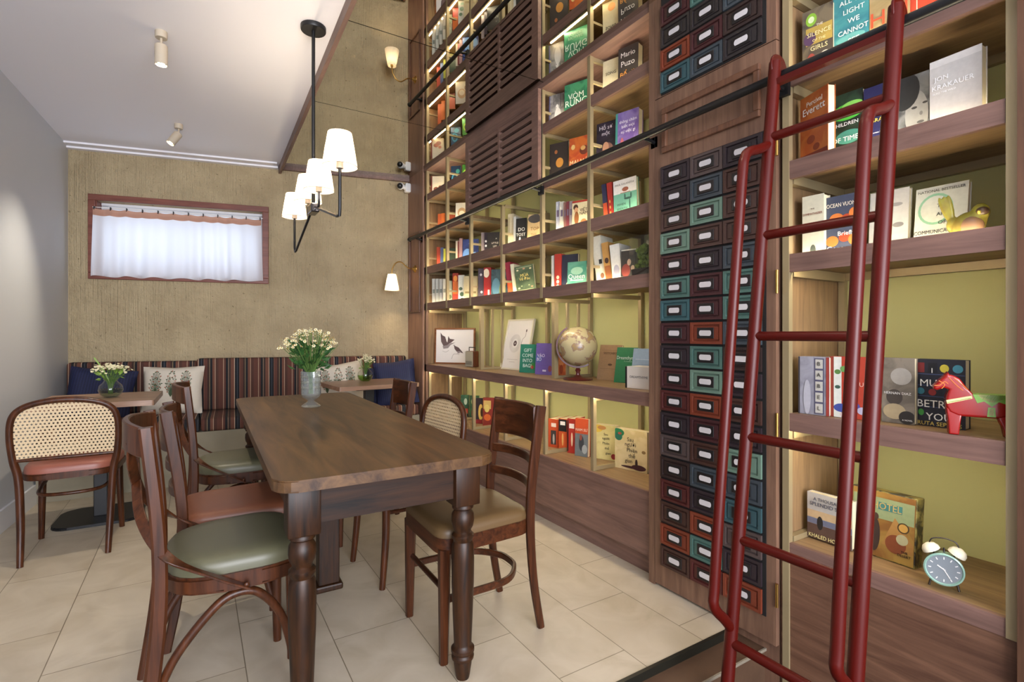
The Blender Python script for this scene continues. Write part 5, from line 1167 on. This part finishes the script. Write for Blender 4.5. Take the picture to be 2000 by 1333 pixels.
('book', 'emerald green patterned book facing out near the ceiling', 'F', 1.878, 2.438, 2.425, 22, 0.161, 0.215, 0.024, 2, 0, '17704E', '3E9A6A', (), (('VÒM', 0.5, 0.62, 0.24, 'E8F4E8'), ('RỪNG', 0.5, 0.44, 0.26, 'E8F4E8'), ('RICHARD', 0.5, 0.22, 0.12, 'B8D8B8'), ('POWERS', 0.5, 0.12, 0.12, 'B8D8B8')), None),
('book', 'cream book facing out with black letters beside a dark cover near the ceiling', 'F', 1.893, 2.116, 2.425, 18, 0.093, 0.215, 0.024, 2, 0, 'DCCFA4', None, (('e', 0.6, 0.15, 0.25, 0.1, 'D88A3A'),), (('SONG', 0.55, 0.64, 0.2, '2A2622'),), None),
('book', 'thick charcoal book facing out with bold white and orange lettering', 'F', 1.878, 1.981, 2.425, 15, 0.116, 0.215, 0.05, 2, 0, '3C3430', None, (), (('Mario', 0.5, 0.8, 0.25, 'EDE8E0'), ('Puzo', 0.5, 0.58, 0.29, 'EDE8E0'), ('Bố già', 0.5, 0.32, 0.25, 'E89A3A')), None),
('book', 'dark green patterned book facing out with red lower panel, left of a metal post', 'F', 2.043, 4.18, 0.408, 45, 0.078, 0.195, 0.024, 3, 0, '1E4A34', '3A6A4A', (('r', 0.2, 0.15, 0.9, 0.38, 'C03A1C'), ('e', 0.6, 0.7, 0.2, 0.15, 'B8C8B0'), ('r', 0, 0, 1, 0.12, '1A1A18')), (), None),
('book', 'dark green book with pale bird and red square, right of a metal post', 'F', 2.042, 3.996, 0.408, 45, 0.084, 0.208, 0.024, 3, 0, '1E4A30', '3A6A3A', (('r', 0.2, 0.15, 0.6, 0.38, 'B8381C'), ('e', 0.4, 0.75, 0.25, 0.15, 'C8C88A'), ('r', 0, 0, 1, 0.12, '1A1A18')), (), None),
('book', 'maroon and black book facing out with half of a golden face', 'F', 1.994, 3.798, 0.408, 40, 0.064, 0.21, 0.024, 2, 0, '2A1A20', None, (('e', 0.75, 0.45, 0.35, 0.32, 'D8B04A'), ('e', 0.9, 0.45, 0.2, 0.18, '5A3020'), ('r', 0, 0, 1, 0.16, '9A1E1E')), (), None),
('book', 'red and gold book with the other half of a face, behind the slatted chair', 'F', 1.994, 3.669, 0.408, 40, 0.1, 0.228, 0.024, 2, 0, '8A2418', None, (('r', 0.05, 0.6, 0.7, 0.9, 'C8A85A'), ('e', 0.35, 0.62, 0.22, 0.14, 'D8C060'), ('e', 0.4, 0.3, 0.3, 0.12, 'D8601E')), (), None),
('book', 'orange spine with a black upper label, first of three on the bottom shelf', 'S', 1.99, 2.753, 0.408, 22, 0.075, 0.186, 0.13, 0, 0, 'CE4A1C', None, (('r', 0.25, 0.1, 0.8, 0.6, '3A3634'), ('e', 0.55, 0.3, 0.1, 0.18, 'B8B0A4'), ('r', 0.3, 0.72, 0.8, 0.86, 'E8D8C8')), (), None),
('book', 'orange spine with a black top and white marks, second of three on the bottom shelf', 'S', 1.99, 2.641, 0.408, 22, 0.061, 0.202, 0.13, 0, 0, 'D6521C', None, (('r', 0.02, 0.6, 0.98, 0.98, '1E1A1A'), ('r', 0.2, 0.8, 0.8, 0.92, 'E8E0D8'), ('e', 0.5, 0.35, 0.1, 0.2, 'E8B060')), (), None),
('book', 'red spine next to the battle scene cover on the bottom shelf', 'S', 1.99, 2.55, 0.408, 22, 0.055, 0.215, 0.13, 0, 0, 'B8281C', None, (('r', 0.02, 0.05, 0.16, 0.95, '1E1616'), ('e', 0.6, 0.4, 0.12, 0.2, 'E8C8A0'), ('r', 0.25, 0.72, 0.9, 0.86, 'E8E0D8')), (), None),
('book', 'orange red book facing out with a grey battle scene', 'F', 1.982, 2.466, 0.408, 20, 0.09, 0.229, 0.03, 2, 0, 'D04A1E', None, (('r', 0, 0, 1, 0.6, '6E7A80'), ('e', 0.5, 0.35, 0.2, 0.2, '3A4048'), ('e', 0.75, 0.2, 0.2, 0.12, 'A8B0B4'), ('e', 0.45, 0.5, 0.1, 0.08, '9A4A3C')), (('NAM SƯ', 0.5, 0.7, 0.2, 'F0E4D8'),), None),
('book', 'thick cream book with handwritten title and a yellow corner', 'F', 2.04, 2.351, 0.408, 22, 0.139, 0.204, 0.055, 0, 0, 'E0D28A', 'CFC07A', (('e', 0.15, 0.9, 0.25, 0.12, 'D8B43A'), ('e', 0.35, 0.92, 0.2, 0.06, 'B87A3A'), ('e', 0.9, 0.12, 0.12, 0.08, '9A1E24')), (('Sau', 0.55, 0.74, 0.12, '3A2E20'), ('người', 0.55, 0.62, 0.12, '3A2E20'), ('Phiên', 0.55, 0.48, 0.12, '3A2E20'), ('thế', 0.6, 0.34, 0.12, '3A2E20'), ('gian', 0.65, 0.2, 0.12, '3A2E20')), None),
('book', 'thick cream book with handwritten title, green corner and dark red blot', 'F', 2.0, 2.132, 0.408, 12, 0.204, 0.22, 0.055, 0, 0, 'DCC896', 'CDB780', (('e', 0.1, 0.9, 0.2, 0.1, '1E7A4A'), ('e', 0.12, 0.8, 0.12, 0.1, '1E6A54'), ('e', 0.16, 0.88, 0.06, 0.03, 'B8402E'), ('e', 0.5, 0.08, 0.3, 0.03, '3E1420'), ('e', 0.75, 0.1, 0.22, 0.07, '3E1420'), ('e', 0.68, 0.2, 0.04, 0.1, '2E1A1C'), ('e', 0.9, 0.5, 0.06, 0.04, '8A6A3A')), (('Sau', 0.5, 0.76, 0.12, '2A2018'), ('người', 0.5, 0.64, 0.12, '2A2018'), ('Phiên', 0.55, 0.5, 0.12, '2A2018'), ('thế', 0.55, 0.36, 0.12, '2A2018'), ('gian', 0.45, 0.23, 0.12, '2A2018')), None),
('book', 'colourful cover with yellow title and round green sticker, top left of the right bay', 'F', 1.88, 1.027, 2.085, 8, 0.1, 0.233, 0.024, 0, 0, '4A4238', '7A6A4E', (('r', 0.12, 0.45, 0.98, 0.72, 'C0A040'), ('e', 0.3, 0.84, 0.18, 0.1, '8ABF2E'), ('e', 0.3, 0.84, 0.1, 0.05, 'D8E8B0'), ('e', 0.25, 0.55, 0.2, 0.1, '5A3A5E'), ('e', 0.75, 0.2, 0.2, 0.1, 'D8CFC0'), ('e', 0.3, 0.2, 0.15, 0.12, '9A3A2E')), (('THE', 0.58, 0.72, 0.09, 'E8E0C8'), ('SILENCE', 0.56, 0.6, 0.17, 'F0E2A0'), ('OF THE', 0.56, 0.5, 0.1, 'F0E2A0'), ('GIRLS', 0.56, 0.38, 0.18, 'F0E2A0')), None),
('book', 'teal sea coloured book facing out with white capital letters', 'F', 1.91, 0.938, 2.085, 5, 0.111, 0.245, 0.024, 0, 0, '2A7C8C', '3F9A9E', (('r', 0, 0, 1, 0.3, '1F5A6E'), ('e', 0.5, 0.35, 0.4, 0.06, '5AA8A8')), (('ALL THE', 0.6, 0.86, 0.17, 'F0F4F0'), ('LIGHT', 0.6, 0.72, 0.17, 'F0F4F0'), ('WE', 0.6, 0.58, 0.17, 'F0F4F0'), ('CANNOT', 0.58, 0.44, 0.17, 'F0F4F0'), ('SEE', 0.6, 0.3, 0.17, 'F0F4F0')), None),
('book', 'tan book facing out with huge orange letters behind the ladder top', 'F', 1.92, 0.826, 2.085, 3, 0.112, 0.21, 0.024, 0, 0, 'B49A6A', '9A8450', (), (('HAI', 0.5, 0.5, 0.5, 'D84A24'),), None),
('book', 'orange red book behind the rail right of the ladder', 'F', 1.93, 0.715, 2.085, 3, 0.08, 0.2, 0.024, 0, 0, 'C83C1E', None, (('r', 0.2, 0.2, 0.24, 0.8, 'E8D8C0'),), (), None),
('book', 'orange book standing half open at the left side of the right bay', 'F', 1.88, 1.034, 1.755, -22, 0.129, 0.25, 0.03, 0, 0, 'C85A1E', 'D8742A', (('r', 0, 0, 1, 0.16, '8A2A18'), ('e', 0.4, 0.35, 0.15, 0.06, '9A3A1A'), ('e', 0.6, 0.22, 0.12, 0.05, '9A3A1A')), (('Percival', 0.55, 0.86, 0.15, 'F0E0C8'), ('Everett', 0.52, 0.76, 0.22, 'F4ECE0')), None),
('book', 'black book facing out with green aurora and white title', 'F', 1.93, 0.96, 1.755, 2, 0.108, 0.238, 0.024, 0, 0, '1C2A20', '2E4A34', (('e', 0.55, 0.72, 0.5, 0.12, '4ABF3A'), ('e', 0.7, 0.8, 0.3, 0.06, '8AE05A'), ('e', 0.6, 0.35, 0.4, 0.1, '3A8A7A'), ('e', 0.35, 0.1, 0.16, 0.06, 'C8C03A')), (('CHILDREN', 0.5, 0.54, 0.13, 'F0F0F0'), ('OF TIME', 0.5, 0.32, 0.17, 'F0F0F0')), None),
('book', 'navy book facing out with a yellow title behind the ladder', 'F', 1.93, 0.848, 1.755, 2, 0.089, 0.226, 0.024, 0, 0, '23245A', None, (), (('THE', 0.6, 0.8, 0.14, 'F0D84A'), ('MIDNIGHT', 0.55, 0.64, 0.14, 'F0D84A'), ('LIBRARY', 0.5, 0.48, 0.16, 'F0D84A'), ('Between life and', 0.5, 0.3, 0.07, 'E0E0F0')), None),
('book', 'black and white photo cover of a face, right of the ladder', 'F', 1.94, 0.755, 1.755, 2, 0.085, 0.22, 0.024, 0, 0, '4E5256', '8A8E92', (('e', 0.62, 0.42, 0.36, 0.34, 'A4A6A8'), ('e', 0.22, 0.8, 0.5, 0.28, '2E3032'), ('e', 0.55, 0.52, 0.09, 0.018, '3A3A3C'), ('e', 0.88, 0.56, 0.08, 0.016, '3A3A3C'), ('e', 0.76, 0.42, 0.05, 0.03, '7E8082'), ('e', 0.74, 0.3, 0.11, 0.02, '5E5E60')), (('The', 0.4, 0.12, 0.2, 'E8A03A'),), None),
('book', 'large plain white book facing out with pale embossed lettering', 'F', 1.88, 0.647, 1.755, -4, 0.123, 0.211, 0.035, 0, 0, 'D2CEC8', None, (('r', 0.0, 0.9, 1, 1, 'E6E2DC'),), (('JON', 0.25, 0.72, 0.12, 'FFFFFF'), ('KRAKAUER', 0.46, 0.6, 0.13, 'FFFFFF'), ('INTO THE WILD', 0.3, 0.52, 0.05, 'FFFFFF')), None),
('book', 'cream book facing out with brown title and grey spine, left of the orange patterned one', 'F', 1.88, 1.027, 1.425, 4, 0.073, 0.224, 0.05, 0, 0, 'DCD6B8', None, (('e', 0.5, 0.12, 0.13, 0.09, '4E564E'), ('e', 0.15, 0.05, 0.15, 0.04, '9A3A2A'), ('e', 0.9, 0.05, 0.1, 0.04, '8A3028')), (('THE', 0.5, 0.78, 0.08, '6A3A30'), ('SYMPATHIZER', 0.5, 0.7, 0.12, '8A3A30'), ('A NOVEL', 0.5, 0.5, 0.08, '8A6A5A')), None),
('book', 'slate blue book facing out with orange fruit shapes and white title', 'F', 1.91, 0.962, 1.425, 3, 0.113, 0.21, 0.024, 0, 0, '3E465E', None, (('e', 0.32, 0.62, 0.2, 0.09, 'D8742A'), ('e', 0.62, 0.6, 0.17, 0.08, 'B8401E'), ('e', 0.82, 0.68, 0.15, 0.09, 'D8742A'), ('e', 0.2, 0.25, 0.18, 0.09, 'D8742A'), ('e', 0.55, 0.3, 0.16, 0.08, 'B8401E'), ('e', 0.8, 0.25, 0.15, 0.09, 'D8742A')), (('OCEAN VUONG', 0.5, 0.84, 0.14, 'F4E8D0'), ('On Earth', 0.45, 0.5, 0.16, 'F0ECE4'), ('Briefly', 0.6, 0.36, 0.15, 'F0ECE4'), ('Gorgeous', 0.5, 0.12, 0.18, 'F0ECE4')), None),
('book', 'grey white book facing out with a faint ink sketch, behind the ladder', 'F', 1.962, 0.848, 1.425, 2, 0.112, 0.21, 0.024, 5, 0, 'C8C4BA', None, (('e', 0.7, 0.75, 0.15, 0.03, '9A9690'), ('e', 0.4, 0.62, 0.2, 0.02, 'A8A49E'), ('e', 0.75, 0.42, 0.14, 0.04, '8A8680'), ('e', 0.3, 0.4, 0.1, 0.02, '9A9690')), (), None),
('book', 'white book facing out with a green ring, leaning behind the bird figurine', 'F', 1.963, 0.72, 1.425, 0, 0.133, 0.195, 0.024, 8, 0, 'D6D8C8', None, (('e', 0.4, 0.62, 0.34, 0.26, '8EC8A0'), ('e', 0.4, 0.62, 0.29, 0.22, 'D6D8C8')), (('NATIONAL BESTSELLER', 0.5, 0.92, 0.07, '3A3A38'), ('THE', 0.55, 0.66, 0.1, '3A3A38'), ('ART', 0.55, 0.52, 0.1, '3A3A38'), ('OF', 0.55, 0.38, 0.1, '3A3A38'), ('COMMUNICATING', 0.45, 0.24, 0.1, '3A3A38')), None),
('book', 'grey book with a column of letter tiles down its right half', 'F', 1.85, 1.025, 0.867, 3, 0.104, 0.204, 0.045, 0, 0, '8C8A96', 'A4A2AE', (('r', 0, 0, 0.06, 1, '3A343A'), ('r', 0.52, 0.02, 0.84, 0.98, '55526A'), ('r', 0.56, 0.8, 0.8, 0.96, 'C8C2B4'), ('r', 0.56, 0.61, 0.8, 0.77, 'C8C2B4'), ('r', 0.56, 0.42, 0.8, 0.58, 'C8C2B4'), ('r', 0.56, 0.23, 0.8, 0.39, 'C8C2B4'), ('r', 0.56, 0.04, 0.8, 0.2, 'C8C2B4'), ('r', 0.9, 0, 1, 1, 'A83A2E'), ('e', 0.3, 0.3, 0.12, 0.3, 'B4B2BC')), (('B', 0.68, 0.88, 0.15, '2A2624'), ('A', 0.68, 0.69, 0.15, '2A2624'), ('B', 0.68, 0.5, 0.15, '2A2624'), ('E', 0.68, 0.31, 0.15, '2A2624'), ('L', 0.68, 0.12, 0.15, '2A2624')), None),
('book', 'red and white floral book with blue flowers, behind the ladder', 'F', 1.87, 0.927, 0.867, 3, 0.124, 0.207, 0.04, 0, 0, 'C23A22', None, (('r', 0, 0, 0.1, 1, '8E2C1E'), ('r', 0.1, 0, 0.3, 1, 'DCDCCF'), ('e', 0.2, 0.75, 0.08, 0.04, '5A8A3E'), ('e', 0.2, 0.5, 0.07, 0.03, '3A5A4A'), ('e', 0.3, 0.16, 0.2, 0.07, '3A4A9E'), ('e', 0.6, 0.2, 0.15, 0.07, '4A4AA0'), ('e', 0.8, 0.14, 0.12, 0.06, 'B8AFC8'), ('e', 0.4, 0.05, 0.14, 0.04, 'E0C0B8'), ('e', 0.35, 0.8, 0.08, 0.05, '6AA04A')), (('RƯỢU', 0.62, 0.56, 0.13, 'E8B8A0'),), None),
('book', 'sepia photo cover with a cloud of smoke and thin lettering, right of the ladder', 'F', 1.9, 0.782, 0.867, 1, 0.089, 0.208, 0.024, 0, 0, '6E6456', '8E8270', (('e', 0.6, 0.72, 0.32, 0.13, 'ADA69A'), ('e', 0.4, 0.4, 0.25, 0.12, '4A4038'), ('e', 0.4, 0.18, 0.35, 0.12, 'B09C74'), ('e', 0.78, 0.1, 0.25, 0.1, '2E2A26')), (('HERNAN DIAZ', 0.5, 0.46, 0.1, 'E8E4DC'), ('A NOVEL', 0.8, 0.06, 0.06, 'E8E4DC')), None),
('book', 'black and navy book facing out with white brush lettering and coloured squares', 'F', 1.93, 0.702, 0.867, 0, 0.124, 0.206, 0.04, 0, 0, '20222E', None, (('r', 0.03, 0.8, 0.2, 0.95, '7A1E1E'), ('r', 0.27, 0.8, 0.46, 0.95, '14141A'), ('e', 0.6, 0.87, 0.09, 0.06, 'C8B82E'), ('e', 0.86, 0.87, 0.1, 0.06, '3A8AA0'), ('e', 0.12, 0.52, 0.08, 0.05, '2E7A8A'), ('e', 0.36, 0.51, 0.08, 0.05, '9A2420'), ('e', 0.13, 0.2, 0.06, 0.05, '3E9A3A'), ('r', 0, 0.77, 1, 0.785, '3E4A70'), ('r', 0, 0.6, 1, 0.615, '3E4A70'), ('r', 0, 0.44, 1, 0.455, '3E4A70'), ('r', 0, 0.28, 1, 0.295, '3E4A70')), (('I', 0.36, 0.83, 0.14, 'F0ECE0'), ('MUST', 0.42, 0.64, 0.2, 'F0ECE0'), ('BETRAY', 0.5, 0.33, 0.21, 'F0ECE0'), ('YOU', 0.5, 0.14, 0.2, 'F0ECE0'), ('RUTA SEPETYS', 0.5, 0.04, 0.11, 'D8B84A')), None),
('book', 'book with dusk sky and dark title on the lowest shelf of the right bay', 'F', 1.93, 1.036, 0.405, -3, 0.156, 0.165, 0.03, 0, 0, 'B8B2A8', None, (('r', 0, 0.45, 1, 0.62, 'C8A87A'), ('r', 0, 0.32, 1, 0.45, '6A6E84'), ('r', 0, 0, 1, 0.32, '5A4034'), ('e', 0.3, 0.36, 0.07, 0.15, '24201E')), (('A THOUSAND', 0.5, 0.87, 0.085, '2A3450'), ('SPLENDID SUNS', 0.5, 0.76, 0.095, '2A3450'), ('KHALED HOSSEINI', 0.5, 0.06, 0.1, 'E8D88A')), None),
('notebook', 'small teal notebook with rows of white letters', 'F', 2.013, 3.147, 0.875, 20, 0.142, 0.205, 0.015, 5, 0, '167A62', None, (('e', 0.85, 0.25, 0.2, 0.1, '2E8A3A'), ('e', 0.8, 0.2, 0.1, 0.06, 'B0402A')), (('GIFT', 0.5, 0.78, 0.2, 'E0ECE4'), ('COME', 0.5, 0.6, 0.2, 'E0ECE4'), ('INTO', 0.5, 0.42, 0.2, 'E0ECE4'), ('BAG!', 0.5, 0.24, 0.2, 'E0ECE4')), None),
('notebook', 'purple notebook with scattered white words, overlapping a teal one', 'F', 2.002, 2.928, 0.875, 18, 0.157, 0.216, 0.015, 5, 0, '6650A8', None, (('e', 0.15, 0.5, 0.2, 0.12, '4A5AB0'), ('e', 0.8, 0.2, 0.1, 0.1, '8A3A4E'), ('r', 0.4, 0.1, 0.6, 0.16, 'D8D4EC')), (('VÀO', 0.3, 0.6, 0.16, 'E8E4F4'), ('BỎ', 0.2, 0.48, 0.16, 'E8E4F4')), None),
('book', 'orange picture book standing behind the globe', 'F', 2.093, 2.801, 0.875, 25, 0.07, 0.156, 0.024, 3, 0, 'C85A22', 'E07A30', (('e', 0.5, 0.6, 0.3, 0.2, 'E08A4A'), ('e', 0.5, 0.25, 0.2, 0.2, 'A03A18')), (), None),
('notebook', 'kraft brown notebook leaning behind the globe on its right', 'F', 2.093, 2.392, 0.875, 10, 0.161, 0.215, 0.018, 10, 0, 'A8825A', None, (('r', 0.1, 0.84, 0.9, 0.85, '7A5A38'), ('r', 0.1, 0.32, 0.9, 0.33, '7A5A38'), ('e', 0.55, 0.44, 0.1, 0.03, '5A3E24')), (('SKETCHBOOK', 0.6, 0.76, 0.1, '6A4A2C'),), None),
('notebook', 'bright green notebook with a white logo word', 'F', 2.055, 2.201, 0.875, 10, 0.143, 0.204, 0.018, 10, 0, '1F7A48', None, (), (('Dreamthyme', 0.5, 0.7, 0.16, 'E4F0E8'), ('PLANNER', 0.6, 0.6, 0.07, '8AC89E')), None),
('notebook', 'pale blue notebook leaning next to the drawer cabinet', 'F', 2.015, 2.032, 0.875, 8, 0.126, 0.202, 0.018, 10, 0, '8CA6C4', None, (('r', 0.15, 0.7, 0.85, 0.71, 'DCE4EE'), ('r', 0.15, 0.6, 0.85, 0.605, 'DCE4EE')), (('', 0, 0, 0.1, 'FFFFFF'),), None),
]
def book(row):
    name, label, kind, x, y, z, psi, w_, h, d, tilt, lean, c1, c2, art, txt, group = row
    left = y > 1.2
    t = thing(name, label, 'book' if name == 'book' else 'notebook', (x, y, z+.0006), rot=(0, 0, 0), group=GR.get((1 if left else 0, z)))
    t.rotation_mode = 'XYZ'
    M = Matrix.Rotation(place(psi), 4, 'Z') @ Matrix.Rotation(-math.radians(tilt), 4, 'X') @ Matrix.Rotation(-math.radians(lean), 4, 'Y')
    t.rotation_euler = M.to_euler()
    if lean > 0: t.location.z += 0
    elif lean < 0: t.location.z += w_*math.sin(math.radians(-lean))*0
    if lean < 0:   # pivot on the right lower corner
        t.location.z += 0
    if lean > 0: t.location.z += w_*math.sin(math.radians(lean))
    if lean < 0: t.location.z += 0
    cm = mix_mat(c1, c2) if c2 else pc(c1); g = .002
    bm = bmesh.new()
    if kind == 'F':
        box(bm, 0, w_, 0, g, 0, h); box(bm, 0, w_, d-g, d, 0, h); box(bm, 0, g, g, d-g, 0, h)
        obj('cover', bm, cm, t); obj('pages', bbox(g, w_-.003, g, d-g, .002, h-.002), M_cream, t)
    else:
        box(bm, 0, w_, 0, g, 0, h); box(bm, 0, g, g, d, 0, h); box(bm, w_-g, w_, g, d, 0, h)
        obj('cover', bm, cm, t); obj('pages', bbox(g, w_-g, g, d-.003, .002, h-.002), M_cream, t)
    if art:
        bm = bmesh.new(); ms = []; yy = -.0004
        for i, a in enumerate(art):
            if a[5] not in ms: ms.append(a[5])
            mi = ms.index(a[5]); y_ = yy-.00012*(i+1)
            if a[0] == 'r':
                x0_, z0_, x1_, z1_ = a[1]*w_, a[2]*h, a[3]*w_, a[4]*h; e_ = .0003
                f = bm.faces.new([bm.verts.new(q) for q in ((x0_+e_, y_, z0_+e_), (x1_-e_, y_, z0_+e_), (x1_-e_, y_, z1_-e_), (x0_+e_, y_, z1_-e_))]); f.material_index = mi
            else:
                vs = []
                for k in range(22):
                    an = 2*PI*k/22; px = min(max(a[1]*w_+a[3]*w_*math.cos(an), .0005), w_-.0005); pz = min(max(a[2]*h+a[4]*h*math.sin(an), .0005), h-.0005)
                    vs.append(bm.verts.new((px, y_, pz)))
                f = bm.faces.new(vs); f.material_index = mi
        obj('cover_art', bm, [pc(q) for q in ms], t)
    for s_, cx_, cz_, sz, c_ in txt:
        if s_: text_mesh('title_text', s_, sz*w_*1.25, (cx_*w_, -.0035, cz_*h), pc(c_), t, maxw=w_*.9 if cx_ > .45 and cx_ < .55 else w_*2*min(cx_, 1-cx_)*.97)
for row in BOOKS: book(row)
